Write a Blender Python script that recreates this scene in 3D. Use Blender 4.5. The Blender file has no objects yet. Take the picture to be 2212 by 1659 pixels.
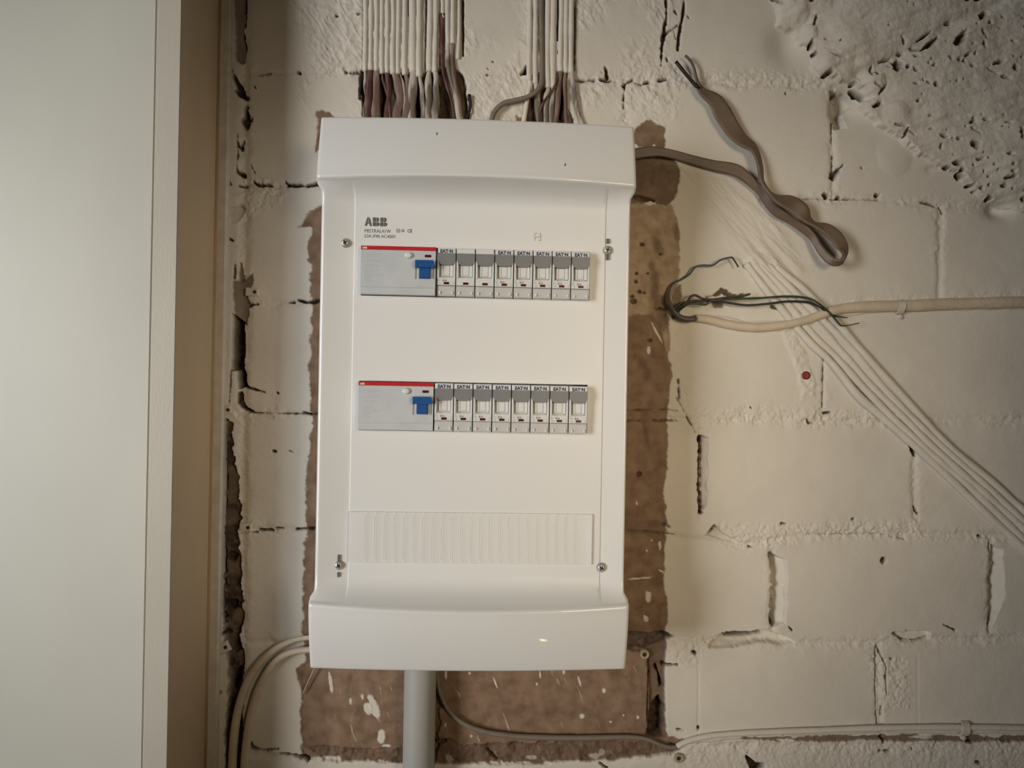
import bpy, math, random
import numpy as np
from mathutils import Vector, Matrix
random.seed(7)
SC = bpy.context.scene
COL = SC.collection
Z0 = 1.5

# ------------------------------------------------------------------ camera, world, lights, exposure
FPX = 1609.0
CAM_Y = 0.80
def cam_axes(yaw=2.2, pitch=0.15, roll=-1.03):
    y, p, r = [math.radians(a) for a in (yaw, pitch, roll)]
    f = np.array([math.sin(y)*math.cos(p), math.cos(y)*math.cos(p), math.sin(p)])
    ri = np.array([math.cos(y), -math.sin(y), 0.0])
    up = np.cross(ri, f)
    return math.cos(r)*ri-math.sin(r)*up, math.sin(r)*ri+math.cos(r)*up, f
AR, AU, AF = cam_axes()
cd = bpy.data.cameras.new('camera')
cam = bpy.data.objects.new('camera', cd)
COL.objects.link(cam)
cd.sensor_width = 36.0
cd.lens = FPX/2212.0*36.0
cd.clip_start = 0.01
m = Matrix([[AR[0], AU[0], -AF[0], 0], [AR[1], AU[1], -AF[1], -CAM_Y], [AR[2], AU[2], -AF[2], Z0], [0, 0, 0, 1]])
cam.matrix_world = m
SC.camera = cam

w = bpy.data.worlds.new('world')
SC.world = w
w.use_nodes = True
bg = w.node_tree.nodes['Background']
bg.inputs[0].default_value = (1.0, 0.72, 0.43, 1)
bg.inputs[1].default_value = 0.010

def area(name, loc, target, sx, sy, power, col):
    l = bpy.data.lights.new(name, 'AREA')
    l.shape = 'RECTANGLE'; l.size = sx; l.size_y = sy; l.energy = power; l.color = col
    o = bpy.data.objects.new(name, l); COL.objects.link(o)
    o.location = loc
    o.rotation_euler = (Vector(target)-Vector(loc)).to_track_quat('-Z', 'Y').to_euler()
    return o
wl = area('window_light', (-1.58, -1.45, Z0+0.0), (-0.18, 0, Z0-0.02), 0.62, 1.15, 2.65, (1.0, 0.985, 0.96))
wl.data.spread = math.radians(43)
sl = area('left_fill_light', (-1.6, -1.45, Z0+0.2), (0, 0, Z0), 0.5, 0.9, 0.55, (1.0, 0.86, 0.60))  # added wide warm fill from the left, no source of its own
fl = area('room_light', (0.64, -1.38, Z0+0.08), (0.12, 0, Z0-0.03), 0.4, 0.6, 0.57, (1.0, 0.80, 0.54))
fl.data.spread = math.radians(38)
pl = bpy.data.lights.new('warm_bulb', 'POINT')
pl.energy = 0.22; pl.color = (1.0, 0.62, 0.28); pl.shadow_soft_size = 0.011
po = bpy.data.objects.new('warm_bulb', pl); COL.objects.link(po)
po.location = (0.232, -0.801, Z0-0.893)

vs = SC.view_settings
vs.view_transform = 'Standard'; vs.look = 'None'; vs.gamma = 1.0; vs.use_curve_mapping = False
vs.exposure = 0.0

def P(u, v, y=0.0):
    """the point y metres in front of the wall plane seen at photograph position u, v"""
    d = AR*(u-1106)/FPX-AU*(v-829.5)/FPX+AF
    t = (CAM_Y-y)/d[1]
    return Vector((d[0]*t, -y, d[2]*t+Z0))

# ------------------------------------------------------------------ materials
def nm(name):
    mt = bpy.data.materials.new(name); mt.use_nodes = True
    nt = mt.node_tree
    return mt, nt, nt.nodes['Principled BSDF']
def plain(name, col, rough=0.5, var=0.06, scale=60.0, bump=0.0, bscale=600.0, metal=0.0, spec=0.5, coat=0.0, coord='Object', stretch=None, col2=None, thr=None):
    mt, nt, b = nm(name)
    N, L = nt.nodes, nt.links
    tc = N.new('ShaderNodeTexCoord')
    src = tc.outputs[coord]
    if stretch:
        mp = N.new('ShaderNodeMapping'); mp.inputs['Scale'].default_value = stretch
        L.new(src, mp.inputs[0]); src = mp.outputs[0]
    n = N.new('ShaderNodeTexNoise'); n.inputs['Scale'].default_value = scale; n.inputs['Detail'].default_value = 4
    L.new(src, n.inputs['Vector'])
    r = N.new('ShaderNodeValToRGB')
    if col2 is None:
        c2 = tuple(c*(1-var) for c in col); c1 = tuple(min(1, c*(1+var)) for c in col)
        r.color_ramp.elements[0].position = 0.3; r.color_ramp.elements[1].position = 0.7
    else:
        c2, c1 = col, col2
        t = thr or (0.45, 0.55)
        r.color_ramp.elements[0].position = t[0]; r.color_ramp.elements[1].position = t[1]
    r.color_ramp.elements[0].color = (*c2, 1); r.color_ramp.elements[1].color = (*c1, 1)
    L.new(n.outputs['Fac'], r.inputs[0]); L.new(r.outputs[0], b.inputs['Base Color'])
    b.inputs['Roughness'].default_value = rough; b.inputs['Metallic'].default_value = metal
    b.inputs['Specular IOR Level'].default_value = spec
    b.inputs['Coat Weight'].default_value = coat; b.inputs['Coat Roughness'].default_value = 0.05
    if bump:
        n2 = N.new('ShaderNodeTexNoise'); n2.inputs['Scale'].default_value = bscale; n2.inputs['Detail'].default_value = 5
        L.new(src, n2.inputs['Vector'])
        bp = N.new('ShaderNodeBump'); bp.inputs['Strength'].default_value = bump; bp.inputs['Distance'].default_value = 0.001
        L.new(n2.outputs['Fac'], bp.inputs['Height']); L.new(bp.outputs[0], b.inputs['Normal'])
    return mt
PAINT = (0.71, 0.665, 0.59)
def wall_mat():
    mt, nt, b = nm('painted_masonry')
    N, L = nt.nodes, nt.links
    at = N.new('ShaderNodeAttribute'); at.attribute_name = 'cover'
    sp = N.new('ShaderNodeSeparateColor'); L.new(at.outputs['Color'], sp.inputs[0])
    tc = N.new('ShaderNodeTexCoord')
    def noise(s, det=5):
        n = N.new('ShaderNodeTexNoise'); n.inputs['Scale'].default_value = s; n.inputs['Detail'].default_value = det
        L.new(tc.outputs['Object'], n.inputs['Vector']); return n.outputs['Fac']
    def ramp(f, a, b_, p0=0.3, p1=0.7):
        r = N.new('ShaderNodeValToRGB'); r.color_ramp.elements[0].position = p0; r.color_ramp.elements[1].position = p1
        r.color_ramp.elements[0].color = (*a, 1); r.color_ramp.elements[1].color = (*b_, 1); L.new(f, r.inputs[0]); return r.outputs[0]
    def mix(f, a, b_):
        x = N.new('ShaderNodeMix'); x.data_type = 'RGBA'; L.new(f, x.inputs[0]); L.new(a, x.inputs[6]); L.new(b_, x.inputs[7]); return x.outputs[2]
    paint = ramp(noise(9), tuple(c*0.93 for c in PAINT), tuple(c*1.05 for c in PAINT))
    brick = ramp(noise(70, 8), (0.15, 0.09, 0.054), (0.32, 0.215, 0.145), 0.25, 0.75)
    ochre = ramp(noise(90, 8), (0.33, 0.24, 0.15), (0.52, 0.41, 0.29), 0.3, 0.7)
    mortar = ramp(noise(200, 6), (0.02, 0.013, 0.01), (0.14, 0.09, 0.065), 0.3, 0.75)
    c = mix(sp.outputs[2], brick, ochre)
    c = mix(sp.outputs[0], paint, c)
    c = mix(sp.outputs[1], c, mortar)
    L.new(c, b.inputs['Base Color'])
    b.inputs['Roughness'].default_value = 0.72
    b.inputs['Specular IOR Level'].default_value = 0.3
    b1 = N.new('ShaderNodeBump'); b1.inputs['Strength'].default_value = 0.35; b1.inputs['Distance'].default_value = 0.0007
    L.new(noise(420, 6), b1.inputs['Height']); L.new(b1.outputs[0], b.inputs['Normal'])
    return mt
M = {}
M['wall'] = wall_mat()
M['paint'] = plain('cable_paint', PAINT, 0.6, 0.05, 40, 0.6, 260)
M['aged_paint'] = plain('yellowed_cable_paint', (0.60, 0.51, 0.39), 0.6, 0.10, 50, 0.6, 260)
M['cover'] = plain('white_plastic', (0.775, 0.785, 0.785), 0.36, 0.01, 8, 0.05, 900, coat=0.5)
M['device'] = plain('device_plastic', (0.69, 0.705, 0.71), 0.42, 0.03, 120)
M['device_grey'] = plain('light_grey_plastic', (0.545, 0.575, 0.605), 0.38, 0.04, 90, 0.05, 1500)
M['device_band'] = plain('band_grey_plastic', (0.54, 0.55, 0.55), 0.45, 0.04, 90)
M['hood'] = plain('mid_grey_plastic', (0.20, 0.205, 0.21), 0.45, 0.06, 120)
M['red'] = plain('red_print', (0.50, 0.012, 0.02), 0.4, 0.05, 90)
M['darkred'] = plain('dark_red_flag', (0.075, 0.005, 0.005), 0.3, 0.1, 300)
M['blue'] = plain('blue_plastic', (0.005, 0.08, 0.28), 0.4, 0.12, 250)
M['logo_blue'] = plain('blue_print', (0.02, 0.05, 0.12), 0.5, 0.1, 250)
M['ink'] = plain('grey_ink', (0.11, 0.11, 0.10), 0.6, 0.2, 500)
M['faint'] = plain('faint_ink', (0.30, 0.30, 0.30), 0.6, 0.2, 500)
M['white_ink'] = plain('white_ink', (0.8, 0.78, 0.76), 0.5, 0.03)
M['black'] = plain('black_plastic', (0.012, 0.012, 0.014), 0.5, 0.1)
M['steel'] = plain('zinc_steel', (0.50, 0.50, 0.47), 0.35, 0.1, 400, metal=0.45)
M['bare_grey'] = plain('grey_cable_sheath', (0.17, 0.135, 0.11), 0.5, 0.2, 120, 0.3, 400, col2=(0.52, 0.47, 0.41), thr=(0.44, 0.56), stretch=(1, 1, 0.25))
M['bare_brown'] = plain('brown_cable_sheath', (0.16, 0.095, 0.075), 0.5, 0.2, 120, 0.3, 400, col2=(0.34, 0.25, 0.21), thr=(0.45, 0.7), stretch=(1, 1, 0.3))
M['bare_red'] = plain('red_wire_sheath', (0.075, 0.02, 0.02), 0.5, 0.2, 150, 0.2, 400, col2=(0.20, 0.11, 0.10), thr=(0.45, 0.75), stretch=(1, 1, 0.3))
M['ribbon'] = plain('taupe_ribbon_sheath', (0.155, 0.11, 0.078), 0.45, 0.12, 60, 0.25, 500)
M['grey_sheath'] = plain('lead_grey_sheath', (0.105, 0.085, 0.08), 0.5, 0.2, 100, 0.2, 400)
M['grey_flex'] = plain('pale_grey_sheath', (0.21, 0.175, 0.14), 0.5, 0.1, 80)
M['wire_black'] = plain('black_wire', (0.012, 0.011, 0.011), 0.4, 0.2, 200)
M['wire_blue'] = plain('blue_wire', (0.018, 0.07, 0.10), 0.4, 0.2, 200)
M['wire_green'] = plain('green_yellow_wire', (0.012, 0.045, 0.022), 0.4, 0.2, 120, col2=(0.055, 0.05, 0.012), thr=(0.5, 0.6))
M['wire_brown'] = plain('brown_wire', (0.045, 0.022, 0.015), 0.4, 0.2, 200)
M['copper'] = plain('dull_copper', (0.12, 0.07, 0.045), 0.5, 0.2, 200, metal=0.6)
M['pipe'] = plain('grey_pipe', (0.385, 0.39, 0.37), 0.45, 0.04, 30, 0.1, 300)
M['door'] = plain('door_paint', (0.60, 0.59, 0.515), 0.42, 0.07, 5, 0.04, 500, stretch=(1, 1, 0.6))
M['trim'] = plain('trim_paint', (0.54, 0.50, 0.42), 0.5, 0.05, 14, 0.15, 500, stretch=(1, 1, 0.3))
M['reveal'] = plain('warm_shade_trim_paint', (0.62, 0.48, 0.31), 0.5, 0.08, 10, 0.1, 500, stretch=(1, 1, 0.3))  # cream trim tinted tan, the shade of the side face painted in
M['caulk'] = plain('yellowed_sealant', (0.36, 0.235, 0.115), 0.5, 0.2, 30, stretch=(1, 1, 0.2))
M['clip'] = plain('painted_clip', (0.62, 0.57, 0.49), 0.6, 0.1, 80, 0.3, 300)
M['plug'] = plain('bone_nylon_plug', (0.42, 0.35, 0.23), 0.5, 0.1, 200)
M['red_plug'] = plain('red_nylon_plug', (0.20, 0.008, 0.012), 0.5, 0.1, 200)
M['string'] = plain('pale_string', (0.45, 0.38, 0.31), 0.8, 0.1, 300)

# ------------------------------------------------------------------ object helpers
def mesh_obj(name, verts, faces, mat, parent=None, smooth=True, auto=None):
    me = bpy.data.meshes.new(name)
    me.from_pydata([tuple(v) for v in verts], [], faces)
    me.update()
    if mat: me.materials.append(mat)
    if smooth:
        me.polygons.foreach_set('use_smooth', [True]*len(me.polygons))
        if auto: me.set_sharp_from_angle(angle=math.radians(auto))
    o = bpy.data.objects.new(name, me); COL.objects.link(o)
    if parent: o.parent = parent
    return o
def tag(o, label, cat, group=None, kind=None):
    o['label'] = label; o['category'] = cat
    if group: o['group'] = group
    if kind: o['kind'] = kind
    return o
def thing(name, loc, label, cat, group=None):
    o = bpy.data.objects.new(name, None); COL.objects.link(o); o.location = loc; o.empty_display_size = 0.02
    return tag(o, label, cat, group)
class MB:
    def __init__(s): s.v = []; s.f = []
    def add(s, v, f):
        k = len(s.v); s.v += [tuple(a) for a in v]; s.f += [tuple(i+k for i in q) for q in f]
    def box(s, x0, x1, y0, y1, z0, z1, b=0.0):
        """axis box; y is distance out of the wall (world -Y); b bevels the front edges"""
        v = [(x0, -y0, z0), (x1, -y0, z0), (x1, -y0, z1), (x0, -y0, z1)]
        if b > 0:
            v += [(x0, -(y1-b), z0), (x1, -(y1-b), z0), (x1, -(y1-b), z1), (x0, -(y1-b), z1)]
            v += [(x0+b, -y1, z0+b), (x1-b, -y1, z0+b), (x1-b, -y1, z1-b), (x0+b, -y1, z1-b)]
            n = 3
        else:
            v += [(x0, -y1, z0), (x1, -y1, z0), (x1, -y1, z1), (x0, -y1, z1)]
            n = 2
        f = [(3, 2, 1, 0)]
        f[0] = (0, 3, 2, 1)
        for k in range(n-1):
            a = k*4
            for i in range(4):
                j = (i+1) % 4
                f.append((a+i, a+j, a+4+j, a+4+i))
        a = (n-1)*4
        f.append((a, a+1, a+2, a+3))
        s.add(v, f)
    def prism(s, pts, y0, y1, b=0.0):
        """polygon pts (x,z) extruded from y0 to y1 out of the wall"""
        n = len(pts)
        v = [(x, -y0, z) for x, z in pts]+[(x, -y1, z) for x, z in pts]
        f = [tuple(range(n))[::-1], tuple(range(n, 2*n))]
        for i in range(n):
            j = (i+1) % n
            f.append((i, j, n+j, n+i))
        s.add(v, f)
    def disc(s, cx, cz, prof, n=28, sx=1.0, sz=1.0):
        """lathe about the wall normal; prof = list of (radius, y)"""
        v = []; f = []
        for r, y in prof:
            for i in range(n):
                a = 2*math.pi*i/n
                v.append((cx+r*sx*math.cos(a), -y, cz+r*sz*math.sin(a)))
        for k in range(len(prof)-1):
            for i in range(n):
                j = (i+1) % n
                f.append((k*n+i, k*n+j, (k+1)*n+j, (k+1)*n+i))
        f.append(tuple(range((len(prof)-1)*n, len(prof)*n)))
        s.add(v, f)
    def obj(s, name, mat, parent=None, smooth=False, auto=None):
        o = mesh_obj(name, s.v, s.f, mat, parent, smooth, auto)
        return o
def recalc(o):
    import bmesh
    bm = bmesh.new(); bm.from_mesh(o.data); bmesh.ops.recalc_face_normals(bm, faces=bm.faces); bm.to_mesh(o.data); bm.free()
    return o
def spline(pts, step):
    """Catmull-Rom through rows of numbers (first three are x,y,z)"""
    p = np.array(pts, float)
    if len(p) == 2: p = np.array([p[0], (p[0]+p[1])/2, p[1]])
    p = np.vstack([2*p[0]-p[1], p, 2*p[-1]-p[-2]])
    out = []
    for i in range(1, len(p)-2):
        n = max(2, int(np.linalg.norm(p[i+1, :3]-p[i, :3])/step))
        for k in range(n):
            t = k/n
            out.append(0.5*((2*p[i])+(-p[i-1]+p[i+1])*t+(2*p[i-1]-5*p[i]+4*p[i+1]-p[i+2])*t*t+(-p[i-1]+3*p[i]-3*p[i+1]+p[i+2])*t**3))
    out.append(p[-2])
    return np.array(out)
def tube_data(path, n=12, step=0.003, wob=0.0, seed=0, cap=True):
    """path rows: x,y,z, half width, half thickness, twist(deg); profile axis 1 lies in the wall plane at twist 0"""
    q = spline(path, step)
    rng = np.random.RandomState(seed)
    m_ = len(q)
    t = np.gradient(q[:, :3], axis=0); t /= np.linalg.norm(t, axis=1)[:, None]+1e-9
    wv = np.interp(np.arange(m_), np.linspace(0, m_-1, max(3, m_//4)), rng.randn(max(3, m_//4)))*wob
    wl = np.interp(np.arange(m_), np.linspace(0, m_-1, max(3, m_//7)), rng.randn(max(3, m_//7)))*wob
    vs_ = []
    for i in range(m_):
        T = t[i]; nrm = np.array([0, -1.0, 0]); nrm = nrm-T*nrm.dot(T); nrm /= np.linalg.norm(nrm)+1e-9
        A = np.cross(T, nrm)
        tw = math.radians(q[i, 5]); A2 = A*math.cos(tw)+nrm*math.sin(tw); B2 = -A*math.sin(tw)+nrm*math.cos(tw)
        c = q[i, :3]+A*wl[i]*0.7
        for k in range(n):
            a = 2*math.pi*k/n
            ca, sa = math.cos(a), math.sin(a)
            if q[i, 3] > 1.6*q[i, 4]:       # flat cable: rounded slab
                ca = math.copysign(abs(ca)**0.6, ca); sa = math.copysign(abs(sa)**0.75, sa)*(0.72+0.28*abs(math.cos(1.5*math.pi*ca)))
            vs_.append(c+A2*ca*(q[i, 3]+wv[i])+B2*sa*(q[i, 4]+wv[i]))
    fs = []
    for i in range(m_-1):
        for k in range(n):
            j = (k+1) % n
            fs.append((i*n+k, i*n+j, (i+1)*n+j, (i+1)*n+k))
    if cap:
        fs.append(tuple(range(n))[::-1]); fs.append(tuple(range((m_-1)*n, m_*n)))
    return vs_, fs
def cable_path(pts):
    """rows (u, v, y_mm, r_mm[, half width mm, twist]) in photograph positions on the wall"""
    out = []
    for p in pts:
        c = P(p[0], p[1], p[2]/1000)
        wd = p[4]/1000 if len(p) > 4 else p[3]/1000
        tw = p[5] if len(p) > 5 else 0
        out.append((c.x, c.y, c.z, wd, p[3]/1000, tw))
    return out
def tube(name, pts, mat, parent=None, n=12, step=0.003, wob=0.0, seed=0):
    v, f = tube_data(cable_path(pts), n, step, wob, seed)
    if parent is not None:
        L = parent.location
        v = [(a[0]-L.x, a[1]-L.y, a[2]-L.z) for a in v]
    return recalc(mesh_obj(name, v, f, mat, parent, True))
def text_mesh(name, body, size, mat, parent, x, y, z, bold=0.0, sx=1.0, rot=0.0, align='LEFT', depth=0.00008):
    cu = bpy.data.curves.new(name, 'FONT'); cu.body = body; cu.size = size; cu.offset = bold; cu.extrude = depth
    cu.align_x = align; cu.resolution_u = 3
    tmp = bpy.data.objects.new(name, cu); COL.objects.link(tmp)
    dg = bpy.context.evaluated_depsgraph_get()
    me = bpy.data.meshes.new_from_object(tmp.evaluated_get(dg))
    bpy.data.objects.remove(tmp); bpy.data.curves.remove(cu)
    for v in me.vertices:
        c = v.co
        c.x, c.y, c.z = c.x*sx, -c.z, c.y
    me.materials.clear(); me.materials.append(mat)
    o = bpy.data.objects.new(name, me); COL.objects.link(o); o.parent = parent
    o.location = (x, -y, z); o.rotation_euler = (0, rot, 0)
    return o

# ------------------------------------------------------------------ the masonry wall
STEP = 1.8
US = np.concatenate([[-700, -200, 200, 380], np.arange(430, 2290, STEP), [2330, 2500, 3000, 4000]])
VS = np.concatenate([[-2600, -1400, -500, -150], np.arange(-50, 1712, STEP), [1760, 2000, 2800, 3900]])
U, V = np.meshgrid(US, VS)
NV, NU = U.shape
_rng = np.random.RandomState(3)
_lat = _rng.rand(512, 512)
def vnoise(x, y):
    xi = np.floor(x).astype(int); yi = np.floor(y).astype(int)
    fx = x-xi; fy = y-yi; fx = fx*fx*(3-2*fx); fy = fy*fy*(3-2*fy)
    a = _lat[yi % 512, xi % 512]; b = _lat[yi % 512, (xi+1) % 512]; c = _lat[(yi+1) % 512, xi % 512]; d = _lat[(yi+1) % 512, (xi+1) % 512]
    return (a*(1-fx)+b*fx)*(1-fy)+(c*(1-fx)+d*fx)*fy
def fbm(x, y, s, o=4, off=0.0):
    r = 0; am = 1.0; tot = 0
    for k in range(o):
        r = r+am*(vnoise(x/s+off+k*17.3, y/s+off*1.7+k*9.1)-0.5)*2; tot += am; am *= 0.5; s = s*0.5
    return r/tot
def sstep(a, b, x):
    t = np.clip((x-a)/(b-a), 0, 1); return t*t*(3-2*t)
N6 = fbm(U, V, 9, 3, 5.0); N20 = fbm(U, V, 26, 4, 11.0); N60 = fbm(U, V, 70, 4, 23.0); N3 = fbm(U, V, 4.5, 2, 31.0)
def rot_noise(ang, sl, ss, o=4, off=0.0):
    a = math.radians(ang); x = U*math.cos(a)+V*math.sin(a); y = -U*math.sin(a)+V*math.cos(a)
    return fbm(x*ss/sl, y, ss, o, off)
H = N60*0.6+fbm(U, V, 320, 2, 2.0)*1.5+N20*0.25+N6*0.06
BARE = np.zeros_like(U); DARK = np.zeros_like(U); TONE = np.zeros_like(U)
def win(pts, pad):
    p = np.array(pts)
    i0 = max(0, np.searchsorted(US, p[:, 0].min()-pad)-1); i1 = np.searchsorted(US, p[:, 0].max()+pad)+1
    j0 = max(0, np.searchsorted(VS, p[:, 1].min()-pad)-1); j1 = np.searchsorted(VS, p[:, 1].max()+pad)+1
    return (slice(j0, j1), slice(i0, i1))
def dseg(pts, s, widths=None):
    x = U[s]; y = V[s]; best = np.full(x.shape, 1e9); wd = np.zeros(x.shape)
    for k in range(len(pts)-1):
        ax, ay = pts[k][:2]; bx, by = pts[k+1][:2]
        L2 = (bx-ax)**2+(by-ay)**2+1e-9
        t = np.clip(((x-ax)*(bx-ax)+(y-ay)*(by-ay))/L2, 0, 1)
        d = np.hypot(x-ax-t*(bx-ax), y-ay-t*(by-ay))
        if widths is not None:
            w_ = widths[k]+(widths[k+1]-widths[k])*t
            d = d-w_/2
        best = np.minimum(best, d)
    return best
def crack(pts, depth=8.0, dark=1.0, soft=1.6, jag=0.45, bare=0.0):
    """pts rows (u, v, width px); a jagged slot in the wall"""
    P2 = [(p[0], p[1]) for p in pts]; W = [p[2] for p in pts]
    s = win(P2, max(W)+14)
    d = dseg(P2, s, W)+jag*(max(W)*0.45+1.5)*(N6[s]*1.3+N20[s]*0.7)
    mk = 1-sstep(-soft, soft*0.6, d)
    H[s] = H[s]-depth*mk
    DARK[s] = np.maximum(DARK[s], dark*mk)
    if bare: BARE[s] = np.maximum(BARE[s], bare*mk)
def groove(pts, wd, depth):
    s = win(pts, wd*3); d = dseg(pts, s)+N20[s]*wd*0.4
    H[s] = H[s]-depth*np.exp(-(d/wd)**2)
def inside(pts, s):
    x = U[s]; y = V[s]; r = np.zeros(x.shape, bool); n = len(pts)
    for i in range(n):
        ax, ay = pts[i]; bx, by = pts[(i+1) % n]
        if ay == by: continue
        c = ((ay > y) != (by > y)) & (x < (bx-ax)*(y-ay)/(by-ay)+ax)
        r ^= c
    return r
def sdf(pts, pad=30):
    s = win(pts, pad); d = dseg(list(pts)+[pts[0]], s); ins = inside(pts, s)
    return s, np.where(ins, -d, d)
def patch(pts, edge=5.0, height=0.0, bare=0.0, dark=0.0, tone=0.0, soft=2.0, keep=False):
    s, d = sdf(pts, edge*3+20)
    d = d+edge*(N6[s]*0.8+N20[s]*1.4)
    mk = 1-sstep(-soft, soft, d)
    H[s] = H[s]+height*mk
    if bare: BARE[s] = np.maximum(BARE[s], bare*mk)
    if bare < 0: BARE[s] = BARE[s]*(1-mk)
    if dark: DARK[s] = np.maximum(DARK[s], dark*mk)
    if dark < 0: DARK[s] = DARK[s]*(1-mk)
    if tone: TONE[s] = np.maximum(TONE[s], tone*mk)
    return s, mk
def pit(u, v, rx, ry, ang=0, depth=6.0, dark=1.0):
    s = win([(u, v)], max(rx, ry)*2+6)
    a = math.radians(ang); x = U[s]-u; y = V[s]-v
    xx = x*math.cos(a)+y*math.sin(a); yy = -x*math.sin(a)+y*math.cos(a)
    d = np.sqrt((xx/rx)**2+(yy/ry)**2)+N6[s]*0.45+N3[s]*0.2
    mk = 1-sstep(0.7, 1.15, d)
    H[s] = H[s]-depth*mk; DARK[s] = np.maximum(DARK[s], dark*mk)
def hollow(pts, depth, edge=4.0, slope=18.0, dark=0.0):
    """ragged hollow, deepest along its upper left edge and shelving out to the lower right"""
    s, d = sdf(pts, 30)
    d = d+edge*1.5*N20[s]+edge*0.6*N6[s]
    cu = sum(p[0] for p in pts)/len(pts); cv = sum(p[1] for p in pts)/len(pts)
    sx_ = max(p[0] for p in pts)-min(p[0] for p in pts); sy_ = max(p[1] for p in pts)-min(p[1] for p in pts)
    gx, gy = (1.0, 0.0) if sy_ > sx_ else (0.0, 1.0)
    q_ = ((U[s]-cu)*gx/sx_+(V[s]-cv)*gy/sy_)
    shelf = np.clip(0.55-q_*0.9, 0.08, 1.0)
    mk = sstep(-1, 4, -d)*shelf*sstep(0, slope*0.6, -d+3)
    H[s] = H[s]-depth*mk*(1+0.15*N6[s])
    if dark: DARK[s] = np.maximum(DARK[s], dark*sstep(0.3, 0.8, mk))
def ridge(pts, wd, hgt):
    s = win(pts, wd*2); d = dseg(pts, s)+N20[s]*wd*0.35
    H[s] = H[s]+hgt*(1-sstep(wd*0.55, wd, d))

# stucco smears over the top, dragged diagonally
s, d = sdf([(600, -60), (1470, -60), (1452, 260), (1440, 420), (1360, 430), (1300, 300), (700, 260), (640, 230), (620, 120)], 60)
mk = 1-sstep(-30, 25, d+N60[s]*30)
rn = rot_noise(58, 60, 16, 4, 3.0); rg = 1-np.abs(rn)*2.2
stu = (np.clip(rg, 0, 1)**2*0.9+fbm(U+N20*22, V, 22, 4, 8.0)*1.5+N6*0.5)*sstep(-0.35, 0.3, fbm(U, V, 90, 2, 44.0))
H[s] = H[s]+(mk*stu[s])*1.25
s, d = sdf([(786, -60), (988, -60), (984, 148), (916, 150), (786, 150)], 10); H[s] = H[s]+2.3*(1-sstep(-2, 3, d+N6[s]*2))
s, d = sdf([(1142, -60), (1240, -60), (1236, 150), (1140, 165)], 10); H[s] = H[s]+2.2*(1-sstep(-2, 3, d+N6[s]*2))
# brick courses and perpends: rough, nearly flush joints
joints = [
 ([(530, 158), (790, 156)], 7, 0.5), ([(1240, 173), (1450, 172), (1800, 190)], 9, 1.0), ([(530, 400), (700, 399)], 8, 1.0),
 ([(1650, 427), (1900, 431), (2040, 440), (2240, 446)], 9, 1.1), ([(530, 657), (700, 651)], 8, 1.0), ([(1440, 655), (1800, 655), (2240, 640)], 8, 0.6),
 ([(510, 893), (700, 894)], 6, 0.8), ([(1440, 905), (1950, 912), (2240, 905)], 9, 0.9), ([(520, 1143), (700, 1144)], 8, 1.0),
 ([(1440, 1160), (1600, 1178), (1750, 1157), (1980, 1155), (2240, 1160)], 9, 1.2), ([(530, 1388), (680, 1385)], 8, 0.7),
 ([(1440, 1378), (1700, 1392), (1930, 1385), (2240, 1378)], 9, 1.1), ([(520, 1625), (660, 1640)], 9, 1.2), ([(1440, 1612), (2240, 1610)], 9, 1.0),
 ([(1350, 185), (1350, 260)], 5, 0.8), ([(1799, 200), (1799, 425)], 8, 1.2), ([(2033, 448), (2030, 640)], 8, 1.3), ([(1779, 765), (1777, 905)], 5, 0.9),
 ([(1513, 930), (1512, 1120)], 8, 1.3), ([(1976, 960), (1976, 1115)], 8, 1.2), ([(1668, 1195), (1668, 1360)], 8, 1.2), ([(2140, 1172), (2138, 1365)], 7, 1.3),
 ([(1896, 1400), (1902, 1575)], 8, 1.3), ([(1508, 1430), (1508, 1580)], 2.5, 0.3), ([(1983, 1415), (1983, 1570)], 3, 0.2), ([(530, 0), (522, 1500)], 12, 2.0)]
for pts, wd, dp in joints:
    groove(pts, wd*0.9, dp*1.5)
    s = win(pts, 50); dd = dseg(pts, s)
    if wd < 4: continue
    band = np.exp(-(dd/16.0)**2)
    H[s] = H[s]+band*(N6[s]*0.75+N3[s]*0.45+N20[s]*0.7)*sstep(-0.3, 0.2, N60[s]+0.25)
# granular mortar bands
for poly, am in [([(1500, 875), (1760, 880), (1980, 890), (1980, 915), (1500, 915)], 1.2), ([(1530, 1132), (1750, 1128), (1980, 1122), (1990, 1155), (1700, 1160), (1720, 1185), (1600, 1180)], 1.6),
                 ([(1440, 1372), (1560, 1372), (1530, 1400), (1500, 1440), (1445, 1440)], 1.6), ([(1440, 1600), (2240, 1604), (2240, 1712), (1440, 1712)], 1.0),
                 ([(1450, 150), (1760, 150), (1800, 190), (1470, 195)], 1.2), ([(1880, 1420), (1960, 1420), (1965, 1530), (1905, 1530)], 1.8), ([(1440, 660), (1510, 700), (1520, 900), (1500, 940), (1440, 930)], 0.9),
                 ([(520, 380), (640, 385), (640, 430), (500, 480)], 1.3), ([(1340, 120), (1470, 120), (1470, 260), (1340, 260)], 1.0)]:
    s, d = sdf(poly, 30); mk = 1-sstep(-10, 10, d+N20[s]*10)
    H[s] = H[s]+mk*(N6[s]*0.55+N3[s]*0.55+N20[s]*0.5+0.2)*am*0.95
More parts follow.
